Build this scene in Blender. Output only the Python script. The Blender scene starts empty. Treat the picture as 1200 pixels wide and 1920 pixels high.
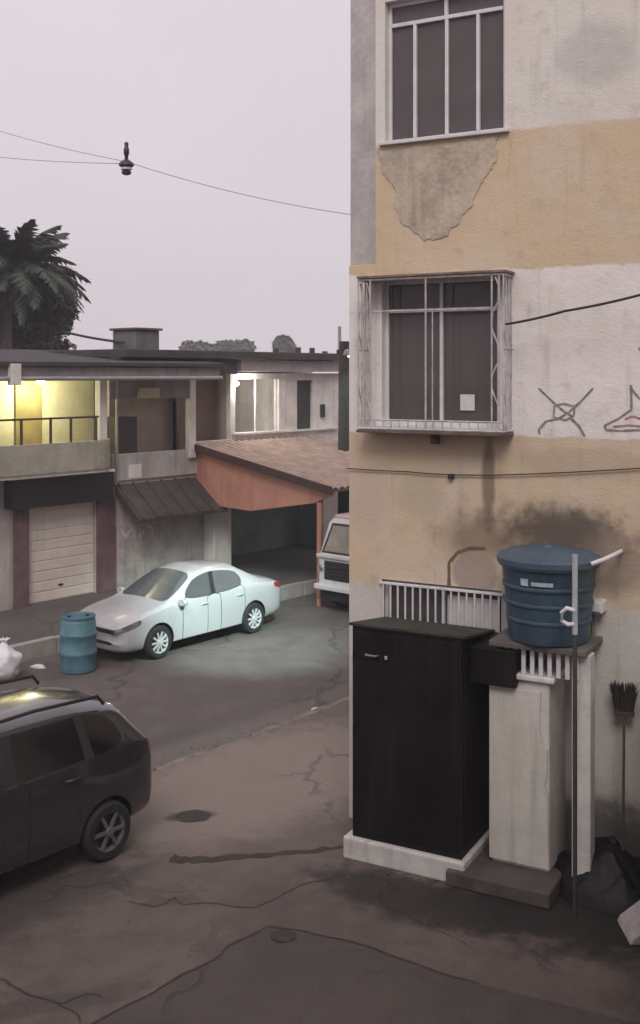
import bpy, bmesh, math, random
from mathutils import Vector, Matrix
from mathutils import noise as mnoise
random.seed(7)
S = bpy.context.scene
C = S.collection
PI = math.pi
# ------------------------------------------------------------------ camera
H = 5.2                      # eye height above the near pavement
FPX, YH = 2000.0, 700.0      # focal length and horizon row, in photo pixels
cam_d = bpy.data.cameras.new('camera')
cam_d.sensor_fit = 'HORIZONTAL'; cam_d.sensor_width = 36.0
cam_d.lens = 36.0 * FPX / 1200.0
cam_d.shift_y = -(960.0 - YH) / 1200.0
cam_d.clip_start = 0.05; cam_d.clip_end = 3000.0
cam = bpy.data.objects.new('camera', cam_d)
cam.location = (0, 0, H); cam.rotation_euler = (PI / 2, 0, 0)
C.objects.link(cam); S.camera = cam
# ------------------------------------------------------------------ sky and sun
SUN_EL, SUN_AZ = math.radians(46), math.radians(-176)     # azimuth from +Y towards +X
world = bpy.data.worlds.new('World'); S.world = world; world.use_nodes = True
wn = world.node_tree; wn.nodes.clear()
wo = wn.nodes.new('ShaderNodeOutputWorld'); bg = wn.nodes.new('ShaderNodeBackground')
sky = wn.nodes.new('ShaderNodeTexSky'); sky.sky_type = 'NISHITA'; sky.sun_disc = False
sky.sun_elevation = SUN_EL; sky.sun_rotation = SUN_AZ; sky.dust_density = 4.0
tc = wn.nodes.new('ShaderNodeTexCoord'); nz = wn.nodes.new('ShaderNodeTexNoise')
nz.inputs['Scale'].default_value = 2.2; nz.inputs['Detail'].default_value = 4
wn.links.new(tc.outputs['Generated'], nz.inputs['Vector'])
cr = wn.nodes.new('ShaderNodeValToRGB')
cr.color_ramp.elements[0].position = .3; cr.color_ramp.elements[0].color = (7.75, 6.95, 7.45, 1)
cr.color_ramp.elements[1].position = .75; cr.color_ramp.elements[1].color = (8.5, 7.65, 8.2, 1)
wn.links.new(nz.outputs['Fac'], cr.inputs['Fac'])
mx = wn.nodes.new('ShaderNodeMix'); mx.data_type = 'RGBA'; mx.inputs[0].default_value = .93
wn.links.new(sky.outputs['Color'], mx.inputs[6]); wn.links.new(cr.outputs['Color'], mx.inputs[7])
wn.links.new(mx.outputs[2], bg.inputs['Color']); bg.inputs['Strength'].default_value = .1
wn.links.new(bg.outputs['Background'], wo.inputs['Surface'])
sd = bpy.data.lights.new('sun', 'SUN'); sd.energy = 1.5; sd.angle = math.radians(25); sd.color = (1, .96, .93)
sun = bpy.data.objects.new('sun', sd); C.objects.link(sun)
dvec = Vector((math.sin(SUN_AZ) * math.cos(SUN_EL), math.cos(SUN_AZ) * math.cos(SUN_EL), math.sin(SUN_EL)))
sun.rotation_euler = dvec.to_track_quat('Z', 'Y').to_euler(); sun.location = dvec * 40
S.view_settings.view_transform = 'Standard'; S.view_settings.look = 'None'
S.view_settings.exposure = 0.0; S.view_settings.gamma = 1.0
S.view_settings.use_curve_mapping = False
S.render.engine = 'CYCLES'
cy = S.cycles; cy.max_bounces = 6; cy.diffuse_bounces = 3; cy.glossy_bounces = 2; cy.transmission_bounces = 2
cy.transparent_max_bounces = 8; cy.volume_bounces = 0; cy.caustics_reflective = False; cy.caustics_refractive = False
cy.use_adaptive_sampling = True; cy.adaptive_threshold = .02
# ------------------------------------------------------------------ surveying helpers
def gp(px, py, z=0.0):
    """ground point seen at a photo pixel, on the level z"""
    Y = (H - z) * FPX / (py - YH)
    return Vector(((px - 600) / FPX * Y, Y, z))
class Frame:
    """a vertical plane: origin o, direction a to the right, inward normal"""
    def __init__(s, o, a):
        s.o = Vector((o[0], o[1], 0)); s.a = Vector((a[0], a[1], 0)).normalized()
        s.n = Vector((-s.a.y, s.a.x, 0)); s.rz = math.atan2(s.a.y, s.a.x)
    def tz(s, px, py, off=0.0):
        r = (px - 600) / FPX
        ox, oy = s.o.x - s.n.x * off, s.o.y - s.n.y * off
        t = (oy * r - ox) / (s.a.x - s.a.y * r)
        return t, H - (py - YH) / FPX * (oy + s.a.y * t)
    def t(s, px, off=0.0): return s.tz(px, 700, off)[0]
    def z(s, px, py, off=0.0): return s.tz(px, py, off)[1]
    def w(s, t, off=0.0, z=0.0):
        p = s.o + s.a * t - s.n * off; p.z = z; return p
ROAD_Z, WALK_Z = -.1, .2
U = Vector((.655, .756, 0)).normalized()          # along the street, away from us
N = Vector((-U.y, U.x, 0))                        # across the street, away from us
BF = Frame((.34, 12.5), (.882, -.471))            # the flats on the right
HF = Frame((-6.30, 22.9), (U.x, U.y))             # the house across the street
# ------------------------------------------------------------------ materials
MATS = {}
def nodes_of(name, rough=.8, metal=0.0):
    m = bpy.data.materials.new(name); m.use_nodes = True
    nt = m.node_tree; b = nt.nodes['Principled BSDF']
    b.inputs['Roughness'].default_value = rough; b.inputs['Metallic'].default_value = metal
    return m, nt, b
def nmath(nt, op, a, b=None, c=None):
    n = nt.nodes.new('ShaderNodeMath'); n.operation = op
    for i, v in enumerate((a, b, c)):
        if v is None: continue
        if isinstance(v, (int, float)): n.inputs[i].default_value = v
        else: nt.links.new(v, n.inputs[i])
    return n.outputs[0]
def nmix(nt, f, a, b):
    n = nt.nodes.new('ShaderNodeMix'); n.data_type = 'RGBA'
    for i, v in ((0, f), (6, a), (7, b)):
        if isinstance(v, (int, float)): n.inputs[i].default_value = v
        elif isinstance(v, tuple): n.inputs[i].default_value = (*v, 1)
        else: nt.links.new(v, n.inputs[i])
    return n.outputs[2]
def nnoise(nt, vec, scale, detail=5, rough=.6, dist=0.0):
    n = nt.nodes.new('ShaderNodeTexNoise'); n.inputs['Scale'].default_value = scale
    n.inputs['Detail'].default_value = detail; n.inputs['Roughness'].default_value = rough
    n.inputs['Distortion'].default_value = dist
    nt.links.new(vec, n.inputs['Vector']); return n.outputs['Fac']
def nstep(nt, v, lo, hi):
    n = nt.nodes.new('ShaderNodeMapRange'); n.interpolation_type = 'SMOOTHSTEP'
    nt.links.new(v, n.inputs[0]); n.inputs[1].default_value = lo; n.inputs[2].default_value = hi
    return n.outputs[0]
def ncoord(nt, scale=(1, 1, 1)):
    t = nt.nodes.new('ShaderNodeTexCoord'); mp = nt.nodes.new('ShaderNodeMapping')
    mp.inputs['Scale'].default_value = scale
    nt.links.new(t.outputs['Object'], mp.inputs['Vector']); return mp.outputs['Vector']
def nbump(nt, b, h, strength=.3, dist=.02):
    n = nt.nodes.new('ShaderNodeBump'); n.inputs['Strength'].default_value = strength
    n.inputs['Distance'].default_value = dist
    nt.links.new(h, n.inputs['Height']); nt.links.new(n.outputs['Normal'], b.inputs['Normal'])
def mat(name, col, rough=.8, var=.18, scale=3.0, bump=.25, metal=0.0, streak=0.0, dirt=None, spec=None, coat=0.0):
    if name in MATS: return MATS[name]
    m, nt, b = nodes_of(name, rough, metal)
    v = ncoord(nt)
    f1 = nnoise(nt, v, scale); f2 = nnoise(nt, v, scale * 9, 4)
    f = nmath(nt, 'ADD', nmath(nt, 'MULTIPLY', f1, .7), nmath(nt, 'MULTIPLY', f2, .3))
    f = nstep(nt, f, .32, .68)
    lo = tuple(c * (1 - var) for c in col); hi = tuple(min(1, c * (1 + var)) for c in col)
    c = nmix(nt, f, lo, hi)
    if streak:
        sv = ncoord(nt, (7, 7, .5)); sf = nstep(nt, nnoise(nt, sv, 1.0, 5), .5, .75)
        c = nmix(nt, nmath(nt, 'MULTIPLY', sf, streak), c, dirt or tuple(x * .35 for x in col))
    nt.links.new(c, b.inputs['Base Color'])
    if bump: nbump(nt, b, f2, bump, .01)
    if rough < .6:
        nt.links.new(nmath(nt, 'ADD', nmath(nt, 'MULTIPLY', f1, .2), rough - .1 if rough > .1 else 0.0), b.inputs['Roughness'])
    if spec is not None: b.inputs['Specular IOR Level'].default_value = spec
    if coat: b.inputs['Coat Weight'].default_value = coat; b.inputs['Coat Roughness'].default_value = .08
    MATS[name] = m; return m
def emit(name, col, strength):
    if name in MATS: return MATS[name]
    m, nt, b = nodes_of(name, .4)
    b.inputs['Base Color'].default_value = (*col, 1)
    b.inputs['Emission Color'].default_value = (*col, 1); b.inputs['Emission Strength'].default_value = strength
    MATS[name] = m; return m
# ------------------------------------------------------------------ mesh helpers
class MB:
    def __init__(s): s.v = []; s.f = []
    def add(s, vs, fs):
        k = len(s.v); s.v += [tuple(p) for p in vs]; s.f += [tuple(i + k for i in f) for f in fs]; return s
    def box(s, x0, x1, y0, y1, z0, z1, M=None):
        vs = [Vector((x, y, z)) for z in (z0, z1) for y in (y0, y1) for x in (x0, x1)]
        if M: vs = [M @ p for p in vs]
        return s.add(vs, [(0, 2, 3, 1), (4, 5, 7, 6), (0, 1, 5, 4), (2, 6, 7, 3), (0, 4, 6, 2), (1, 3, 7, 5)])
    def tube(s, pts, r, n=8, cap=True):
        pts = [Vector(p) for p in pts]; rs = r if isinstance(r, (list, tuple)) else [r] * len(pts)
        rings = []
        for i, p in enumerate(pts):
            d = (pts[min(i + 1, len(pts) - 1)] - pts[max(i - 1, 0)]).normalized()
            a = d.cross(Vector((0, 0, 1)) if abs(d.z) < .95 else Vector((1, 0, 0))).normalized(); b = d.cross(a)
            rings.append([p + (a * math.cos(2 * PI * k / n) + b * math.sin(2 * PI * k / n)) * rs[i] for k in range(n)])
        vs = [q for rg in rings for q in rg]; fs = []
        for i in range(len(pts) - 1):
            for k in range(n):
                k2 = (k + 1) % n
                fs.append((i * n + k, i * n + k2, (i + 1) * n + k2, (i + 1) * n + k))
        if cap: fs += [tuple(range(n))[::-1], tuple((len(pts) - 1) * n + k for k in range(n))]
        return s.add(vs, fs)
    def prism(s, poly, y0, y1, axes='xz'):
        """polygon in two axes, extruded along the third"""
        n = len(poly); vs = []
        for y in (y0, y1):
            for a, b in poly:
                vs.append({'xz': (a, y, b), 'xy': (a, b, y), 'yz': (y, a, b)}[axes])
        return s.add(vs, [tuple(range(n)), tuple(range(n, 2 * n))[::-1]] + [(i, i + n, (i + 1) % n + n, (i + 1) % n) for i in range(n)])
    def lathe(s, prof, n=24, c=(0, 0, 0), axis='z', cap=True):
        vs = []
        for r, h in prof:
            for k in range(n):
                a = 2 * PI * k / n
                p = (r * math.cos(a), r * math.sin(a), h)
                if axis == 'y': p = (p[0], p[2], p[1])
                if axis == 'x': p = (p[2], p[0], p[1])
                vs.append((p[0] + c[0], p[1] + c[1], p[2] + c[2]))
        fs = []
        for i in range(len(prof) - 1):
            for k in range(n): fs.append((i * n + k, i * n + (k + 1) % n, (i + 1) * n + (k + 1) % n, (i + 1) * n + k))
        if cap: fs += [tuple(range(n))[::-1], tuple((len(prof) - 1) * n + k for k in range(n))]
        return s.add(vs, fs)
    def build(s, name, m, parent=None, smooth=False, bevel=0.0, fix=True):
        me = bpy.data.meshes.new(name); me.from_pydata(s.v, [], s.f)
        if fix:
            bm = bmesh.new(); bm.from_mesh(me); bmesh.ops.recalc_face_normals(bm, faces=bm.faces)
            bm.to_mesh(me); bm.free()
        if smooth:
            for p in me.polygons: p.use_smooth = True
        o = bpy.data.objects.new(name, me); C.objects.link(o)
        if m: me.materials.append(m)
        if parent: o.parent = parent
        if bevel:
            bv = o.modifiers.new('bevel', 'BEVEL'); bv.width = bevel; bv.segments = 2; bv.limit_method = 'ANGLE'
        if smooth:
            try: me.set_sharp_from_angle(angle=math.radians(40))
            except Exception: pass
        return o
def tag(o, label, cat, group=None):
    o['label'] = label; o['category'] = cat
    if group: o['group'] = group
    return o
def thing(name, label, cat, loc=(0, 0, 0), rz=0.0, group=None):
    o = bpy.data.objects.new(name, None); C.objects.link(o); o.empty_display_size = .2
    o.location = loc; o.rotation_euler = (0, 0, rz); return tag(o, label, cat, group)
def sub(name, parent, loc=(0, 0, 0), rot=(0, 0, 0)):
    o = bpy.data.objects.new(name, None); C.objects.link(o); o.parent = parent; o.empty_display_size = .1
    o.location = loc; o.rotation_euler = rot; return o
def struct(o): o['kind'] = 'structure'; return o
def copy_obj(o, parent, loc=None, rot=None):
    c = o.copy(); C.objects.link(c); c.parent = parent
    if loc is not None: c.location = loc
    if rot is not None: c.rotation_euler = rot
    return c
def box(name, m, parent, x0, x1, y0, y1, z0, z1, bevel=.006):
    return MB().box(x0, x1, y0, y1, z0, z1).build(name, m, parent, bevel=bevel)
def holed(name, m, parent, x0, x1, z0, z1, holes, y0, y1, step=None):
    """a wall in the xz plane with real openings; y0 is the outer face"""
    xs = sorted({x0, x1, *[h[0] for h in holes], *[h[1] for h in holes]})
    zs = sorted({z0, z1, *[h[2] for h in holes], *[h[3] for h in holes]})
    xs = [x for x in xs if x0 <= x <= x1]; zs = [z for z in zs if z0 <= z <= z1]
    bm = bmesh.new(); vd = {}
    def V(i, j):
        if (i, j) not in vd: vd[i, j] = bm.verts.new((xs[i], y0, zs[j]))
        return vd[i, j]
    for i in range(len(xs) - 1):
        for j in range(len(zs) - 1):
            cx, cz = (xs[i] + xs[i + 1]) / 2, (zs[j] + zs[j + 1]) / 2
            if any(h[0] < cx < h[1] and h[2] < cz < h[3] for h in holes): continue
            bm.faces.new((V(i, j), V(i + 1, j), V(i + 1, j + 1), V(i, j + 1)))
    r = bmesh.ops.extrude_face_region(bm, geom=list(bm.faces), use_keep_orig=True)
    bmesh.ops.translate(bm, verts=[g for g in r['geom'] if isinstance(g, bmesh.types.BMVert)], vec=(0, y1 - y0, 0))
    bmesh.ops.recalc_face_normals(bm, faces=bm.faces)
    me = bpy.data.meshes.new(name); bm.to_mesh(me); bm.free(); me.materials.append(m)
    o = bpy.data.objects.new(name, me); C.objects.link(o); o.parent = parent; return o
# ------------------------------------------------------------------ common materials
WHITE = mat('white_paint', (.68, .66, .65), .6, .12, 3, .15, streak=.35)
WHITE_MET = mat('white_metal', (.66, .64, .65), .45, .1, 6, .05, streak=.25)
BLACK_MET = mat('black_sheet_metal', (.007, .006, .0065), .5, .6, 1.8, .25, spec=.2, streak=.5, dirt=(.03, .022, .018))
DARK = mat('dark_interior', (.018, .016, .016), .9, .2, 2, 0)
PANE = mat('window_pane', (.055, .048, .05), .22, .25, .8, 0)
CONC = mat('concrete', (.30, .275, .25), .9, .22, 2.5, .5, streak=.4)
DCONC = mat('dark_concrete', (.13, .115, .105), .9, .3, 3, .5)
RUBBER = mat('rubber', (.018, .018, .018), .85, .2, 20, .2)
CHROME = mat('wheel_alloy', (.62, .62, .64), .35, .1, 8, 0, metal=.25)
GALV = mat('galvanised', (.38, .38, .38), .5, .2, 8, .1, metal=.5)
CABLE = mat('cable', (.03, .028, .03), .7, .2, 5, 0)

# ================================================================== GROUND
def ground_mat(name, c0, c1, masks, crack=.35, scale=1.0):
    m, nt, b = nodes_of(name, .88)
    v = ncoord(nt)
    big = nnoise(nt, v, .55 * scale, 5, .62, .4); mid = nnoise(nt, v, 3.2 * scale, 6, .65); fine = nnoise(nt, v, 55, 3)
    f = nmath(nt, 'ADD', nmath(nt, 'MULTIPLY', big, .55), nmath(nt, 'MULTIPLY', mid, .45))
    c = nmix(nt, nstep(nt, f, .34, .66), c0, c1)
    c = nmix(nt, nmath(nt, 'MULTIPLY', nstep(nt, fine, .45, .7), .5), c, tuple(x * .55 for x in c0))
    sx = nt.nodes.new('ShaderNodeSeparateXYZ'); nt.links.new(v, sx.inputs[0])
    for (cx, cy, ang, rx, ry, col, amt) in masks:
        dx = nmath(nt, 'SUBTRACT', sx.outputs[0], cx); dy = nmath(nt, 'SUBTRACT', sx.outputs[1], cy)
        ca, sa = math.cos(ang), math.sin(ang)
        ux = nmath(nt, 'DIVIDE', nmath(nt, 'ADD', nmath(nt, 'MULTIPLY', dx, ca), nmath(nt, 'MULTIPLY', dy, sa)), rx)
        uy = nmath(nt, 'DIVIDE', nmath(nt, 'SUBTRACT', nmath(nt, 'MULTIPLY', dy, ca), nmath(nt, 'MULTIPLY', dx, sa)), ry)
        d = nmath(nt, 'SQRT', nmath(nt, 'ADD', nmath(nt, 'MULTIPLY', ux, ux), nmath(nt, 'MULTIPLY', uy, uy)))
        d = nmath(nt, 'ADD', d, nmath(nt, 'MULTIPLY', nmath(nt, 'SUBTRACT', mid, .5), 1.1))
        k = nmath(nt, 'SUBTRACT', 1.0, nstep(nt, d, .6, 1.15))
        c = nmix(nt, nmath(nt, 'MULTIPLY', k, amt), c, col)
    vo = nt.nodes.new('ShaderNodeTexVoronoi'); vo.feature = 'DISTANCE_TO_EDGE'; vo.inputs['Scale'].default_value = .42 * scale
    wv = nt.nodes.new('ShaderNodeVectorMath'); wv.operation = 'ADD'
    cn = nt.nodes.new('ShaderNodeTexNoise'); cn.inputs['Scale'].default_value = 1.6; cn.inputs['Detail'].default_value = 6
    nt.links.new(v, cn.inputs['Vector']); nt.links.new(v, wv.inputs[0]); nt.links.new(cn.outputs['Color'], wv.inputs[1])
    nt.links.new(wv.outputs[0], vo.inputs['Vector'])
    ck = nmath(nt, 'SUBTRACT', 1.0, nstep(nt, vo.outputs['Distance'], .004, .022))
    ck = nmath(nt, 'MULTIPLY', ck, nstep(nt, big, .45, .6))
    c = nmix(nt, nmath(nt, 'MULTIPLY', ck, crack), c, (.03, .027, .025))
    nt.links.new(c, b.inputs['Base Color'])
    h = nmath(nt, 'ADD', nmath(nt, 'ADD', nmath(nt, 'MULTIPLY', fine, .25), mid), nmath(nt, 'MULTIPLY', ck, -1.2))
    nbump(nt, b, h, .6, .03)
    nt.links.new(nmath(nt, 'ADD', nmath(nt, 'MULTIPLY', mid, .35), .62), b.inputs['Roughness'])
    return m
def sheet(name, pts, z, m, parent=None):
    return MB().add([(p[0], p[1], z) for p in pts], [tuple(range(len(pts)))]).build(name, m, parent)
def un(u, n): return U * u + N * n
KN, KF = 10.9, 16.95                       # near kerb and far kerb, across the street
gmat = ground_mat('earth_ground', (.12, .105, .09), (.17, .15, .13), [])
struct(sheet('ground', [(-900, -300), (900, -300), (900, 1500), (-900, 1500)], ROAD_Z - .03, gmat))
cc = gp(150, 1850); shade_dirt = gp(800, 1690); shade_dirt2 = gp(1080, 1700); car_shade = gp(90, 1650); pale = gp(470, 1440)
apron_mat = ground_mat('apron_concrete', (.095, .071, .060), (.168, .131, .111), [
    (shade_dirt.x, shade_dirt.y, -.49, 1.35, .5, (.022, .017, .015), .9), (shade_dirt2.x + .1, shade_dirt2.y, -.35, 1.5, 1.05, (.016, .013, .012), .96),  # dirt with painted shade, before the cabinet and in the right corner
    (car_shade.x, car_shade.y, .86, 2.2, .8, (.05, .045, .04), .7), (pale.x + .2, pale.y - .3, .8, 3.2, 1.5, (.27, .215, .185), .7),  # first mask: shade painted under the people carrier's near side
    (gp(355, 1530).x, gp(355, 1530).y, .2, .3, .17, (.05, .04, .036), .9),
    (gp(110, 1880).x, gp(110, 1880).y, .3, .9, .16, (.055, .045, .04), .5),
    (gp(310, 1690).x, gp(310, 1690).y, .3, .34, .1, (.07, .056, .05), .5)])
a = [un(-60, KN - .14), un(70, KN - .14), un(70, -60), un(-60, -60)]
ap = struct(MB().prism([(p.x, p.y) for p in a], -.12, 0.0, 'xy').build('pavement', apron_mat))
road_mat = ground_mat('asphalt', (.086, .071, .065), (.14, .115, .104), [
    (gp(430, 1370).x, gp(430, 1370).y, .8, 1.9, .5, (.15, .13, .12), .6),
    (gp(560, 1290).x, gp(560, 1290).y, .86, 5, .35, (.06, .052, .048), .3)], .5, .8)
a = [un(-70, KN), un(80, KN), un(80, KF), un(-70, KF)]
struct(sheet('road', a, ROAD_Z, road_mat))
# kerb stones along the near edge: each one its own piece, worn and uneven
kerb_mat = mat('kerb_stone', (.19, .155, .135), .9, .4, 4, .7)
kerb = sub('kerb', None); kerb['kind'] = 'structure'
for i in range(30):
    u0 = 2.0 + i * .9; L = .9 - random.uniform(.01, .04); dn = random.uniform(-.03, .03); dz = random.uniform(-.04, .004)
    q = MB(); ang = math.atan2(U.y, U.x)
    q.box(0, L, -.07, .07, -.14, .0)
    o = q.build('kerb_stone', kerb_mat, kerb, bevel=.018)
    p = un(u0, KN - .07 + dn); o.location = (p.x, p.y, dz); o.rotation_euler = (random.uniform(-.03, .03), random.uniform(-.012, .012), ang + random.uniform(-.012, .012))
# far sidewalk with its high kerb
fw_mat = ground_mat('far_walk_concrete', (.085, .075, .068), (.13, .115, .105), [], .4)
a = [un(-70, KF + .16), un(80, KF + .16), un(80, 34), un(-70, 34)]
struct(MB().prism([(p.x, p.y) for p in a], -.12, WALK_Z, 'xy').build('sidewalk', fw_mat))
fk = sub('far_kerb', None); fk['kind'] = 'structure'
for i in range(26):
    u0 = 4 + i * 1.0; o = MB().box(0, .985, -.08, .08, -.13, WALK_Z + .01).build('kerb_stone', mat('far_kerb_stone', (.33, .30, .275), .9, .2, 4, .4), fk, bevel=.015)
    p = un(u0, KF + .08 + random.uniform(-.012, .012)); o.location = (p.x, p.y, random.uniform(-.015, .01)); o.rotation_euler = (0, 0, math.atan2(U.y, U.x) + random.uniform(-.008, .008))
# darker, separately poured slab in the near yard, with its joints
slab_mat = ground_mat('slab_concrete', (.068, .054, .047), (.105, .084, .073), [], .5)
sl = [gp(500, 1738), gp(640, 1764), gp(900, 1846), gp(1260, 1935), gp(1260, 2100), gp(0, 2100), gp(170, 1920), gp(330, 1838)]
slab = struct(sheet('yard_slab', [(p.x, p.y) for p in sl], .004, slab_mat))
def strip(name, pix, w, m, parent=None, z=.008):
    pts = [gp(*p) for p in pix]; fine = []
    for i in range(len(pts) - 1):
        for k in range(6): fine.append(pts[i].lerp(pts[i + 1], k / 6))
    fine.append(pts[-1]); vs = []; n = len(fine)
    ww = w if isinstance(w, (list, tuple)) else [w, w]
    for i, p in enumerate(fine):
        d = (fine[min(i + 1, n - 1)] - fine[max(i - 1, 0)]).normalized(); s = Vector((-d.y, d.x, 0))
        wi = ww[0] + (ww[1] - ww[0]) * i / (n - 1); wi *= random.uniform(.6, 1.3)
        if i in (0, n - 1): wi *= .5
        wob = (mnoise.noise(p * 2.3) * .07 + mnoise.noise(p * 7) * .035) * (1 if 0 < i < n - 1 else 0)
        p = p + s * wob
        off = s * random.uniform(-.4, .4) * wi
        vs += [(p.x + s.x * wi + off.x, p.y + s.y * wi + off.y, z), (p.x - s.x * wi + off.x, p.y - s.y * wi + off.y, z)]
    return MB().add(vs, [(2 * i, 2 * i + 1, 2 * i + 3, 2 * i + 2) for i in range(n - 1)]).build(name, m, parent)
JOINT = mat('joint_dirt', (.055, .045, .04), .95, .3, 12, .4)
strip('joint', [(165, 1925), (330, 1836), (420, 1785), (500, 1737)], .013, JOINT, slab)
strip('joint', [(500, 1737), (640, 1763), (770, 1805), (900, 1846)], .013, JOINT, slab)
strip('crack', [(0, 1835), (60, 1862), (110, 1882), (150, 1918)], .012, JOINT, ap, .0045)
strip('crack', [(110, 1882), (160, 1868), (190, 1872)], .01, JOINT, ap, .0045)
strip('crack', [(235, 1690), (290, 1700), (330, 1680), (345, 1695), (480, 1702)], .008, JOINT, ap, .0045)
strip('crack', [(480, 1702), (560, 1660), (650, 1640)], .007, JOINT, ap, .0045)
PATCH = mat('dark_patch', (.045, .034, .029), .85, .3, 8, .5)  # dark tone for the ground strip and round patches
strip('dark_strip', [(318, 1612), (360, 1612), (470, 1604), (560, 1598), (655, 1588)], [.085, .03], PATCH, ap, .0048)  # dark tapering strip across the pavement
q = [gp(328 + 34 + 36 * math.cos(k / 14 * 2 * PI) * random.uniform(.85, 1.1), 1531 + 12 * math.sin(k / 14 * 2 * PI) * random.uniform(.8, 1.15)) for k in range(14)]
sheet('dark_patch', [(p.x, p.y) for p in q], .0047, PATCH, ap)
q = [gp(528 + 26 * math.cos(k / 12 * 2 * PI) * random.uniform(.75, 1.1), 1757 + 12 * math.sin(k / 12 * 2 * PI) * random.uniform(.8, 1.2)) for k in range(12)]
sheet('dark_patch', [(p.x, p.y) for p in q], .0125, PATCH, slab)

# ================================================================== FLATS ON THE RIGHT
B = BF
bz = lambda px, py, off=0.0: B.tz(px, py, off)
def facade_mat():
    m, nt, b = nodes_of('painted_render', .85)
    v = ncoord(nt); sx = nt.nodes.new('ShaderNodeSeparateXYZ'); nt.links.new(v, sx.inputs[0])
    n1 = nnoise(nt, v, .9, 5, .6); n2 = nnoise(nt, v, 4.5, 6, .6); n3 = nnoise(nt, v, 40, 3)
    z = nmath(nt, 'ADD', sx.outputs[2], nmath(nt, 'MULTIPLY', nmath(nt, 'SUBTRACT', n2, .5), .14))
    white0, grey, ochre1, ochre2 = (.82, .755, .715), (.72, .67, .615), (.62, .475, .315), (.60, .46, .32)
    c = nmix(nt, nstep(nt, z, 2.74, 2.79), (.55, .52, .48), ochre2)
    c = nmix(nt, nstep(nt, z, 4.5, 4.54), c, white0)
    c = nmix(nt, nstep(nt, z, 6.31, 6.35), c, ochre1)
    c = nmix(nt, nstep(nt, z, 7.80, 7.86), c, grey)
    # faded and re-rendered places
    c = nmix(nt, nmath(nt, 'MULTIPLY', nstep(nt, n1, .42, .66), .45), c, (.64, .565, .49))
    c = nmix(nt, nmath(nt, 'MULTIPLY', nstep(nt, n2, .52, .72), .34), c, (.36, .30, .24))
    # rain streaks
    sv = ncoord(nt, (6, 6, .45)); st = nnoise(nt, sv, 1, 5)
    c = nmix(nt, nmath(nt, 'MULTIPLY', nstep(nt, st, .54, .76), .35), c, (.24, .2, .165))
    def blob(cx, cz, rx, rz, col, amt, warp=.9, lo=.5, hi=1.1):
        nonlocal c
        dx = nmath(nt, 'DIVIDE', nmath(nt, 'SUBTRACT', sx.outputs[0], cx), rx)
        dz = nmath(nt, 'DIVIDE', nmath(nt, 'SUBTRACT', sx.outputs[2], cz), rz)
        d = nmath(nt, 'SQRT', nmath(nt, 'ADD', nmath(nt, 'MULTIPLY', dx, dx), nmath(nt, 'MULTIPLY', dz, dz)))
        d = nmath(nt, 'ADD', d, nmath(nt, 'MULTIPLY', nmath(nt, 'SUBTRACT', n2, .5), warp))
        k = nmath(nt, 'SUBTRACT', 1.0, nstep(nt, d, lo, hi))
        c = nmix(nt, nmath(nt, 'MULTIPLY', k, amt), c, col)
    t, zz = bz(690, 940); blob(t, zz, .32, .45, (.52, .40, .33), .6)
    t, zz = bz(790, 930); blob(t, zz, .38, .3, (.45, .38, .30), .55)
    t, zz = bz(916, 900); blob(t, zz, .09, .62, (.14, .105, .075), .75, .5)
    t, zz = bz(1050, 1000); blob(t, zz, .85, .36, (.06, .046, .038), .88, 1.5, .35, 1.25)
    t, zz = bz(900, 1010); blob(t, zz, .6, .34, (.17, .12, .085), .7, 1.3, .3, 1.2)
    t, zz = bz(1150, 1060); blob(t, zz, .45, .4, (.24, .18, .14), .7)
    t, zz = bz(1090, 870); blob(t, zz, .9, .2, (.33, .25, .18), .35)
    t, zz = bz(890, 1075); blob(t, zz, .3, .28, (.36, .27, .235), .85, .25, .75, 1.0)
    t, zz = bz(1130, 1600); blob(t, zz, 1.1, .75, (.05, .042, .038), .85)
    t, zz = bz(1120, 100); blob(t, zz, .5, .4, (.42, .40, .37), .5)
    nt.links.new(c, b.inputs['Base Color'])
    nbump(nt, b, nmath(nt, 'ADD', nmath(nt, 'MULTIPLY', n3, .45), n2), .6, .02)
    return m
FAC = facade_mat()
flats = thing('apartment_building', 'stained ochre and off-white block of flats with a barred window', 'building', B.o, B.rz)
BW, BTOP, BD = 9.0, 11.4, 11.0
x0u, x1u = B.t(722), B.t(946); zu0 = bz(830, 256)[1]; zu1 = zu0 + 1.62
x0l, x1l = B.t(716), B.t(934); zl0 = bz(825, 800)[1]; zl1 = bz(825, 522)[1]
x0g, x1g = B.t(716), B.t(942); zg1 = bz(760, 1090)[1]; zg0 = zg1 - 1.2
holes = [(x0u, x1u, zu0, zu1), (x0l, x1l, zl0, zl1), (x0g, x1g, zg0, zg1)]
xr0 = 5.2
for (zA, zB) in ((zu0, zu1), (zl0, zl1)): holes.append((xr0, xr0 + 1.4, zA, zB))
STRIP = B.t(704)
holed('wall', FAC, flats, STRIP, BW, -.05, BTOP, holes, 0, .22)
strip_m = mat('corner_grey_paint', (.47, .43, .415), .88, .2, 2, .3, streak=.45, dirt=(.15, .13, .115))
box('corner_strip', strip_m, flats, 0, STRIP, .035, .22, bz(690, 495)[1], BTOP)
box('corner_wall', FAC, flats, 0, STRIP, .0, .22, -.05, bz(690, 495)[1] - .003)
box('side_wall', mat('side_render', (.42, .37, .3), .9, .2, 1, .3, streak=.4), flats, .004, .22, .22, BD, -.05, BTOP, 0)
box('side_wall', MATS['side_render'], flats, BW - .22, BW - .004, .22, BD, -.05, BTOP, 0)
box('back_wall', MATS['side_render'], flats, .22, BW - .22, BD - .22, BD - .004, -.05, BTOP, 0)
box('roof', CONC, flats, -.15, BW + .15, -.15, BD + .1, BTOP + .004, BTOP + .22, .02)
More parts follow.
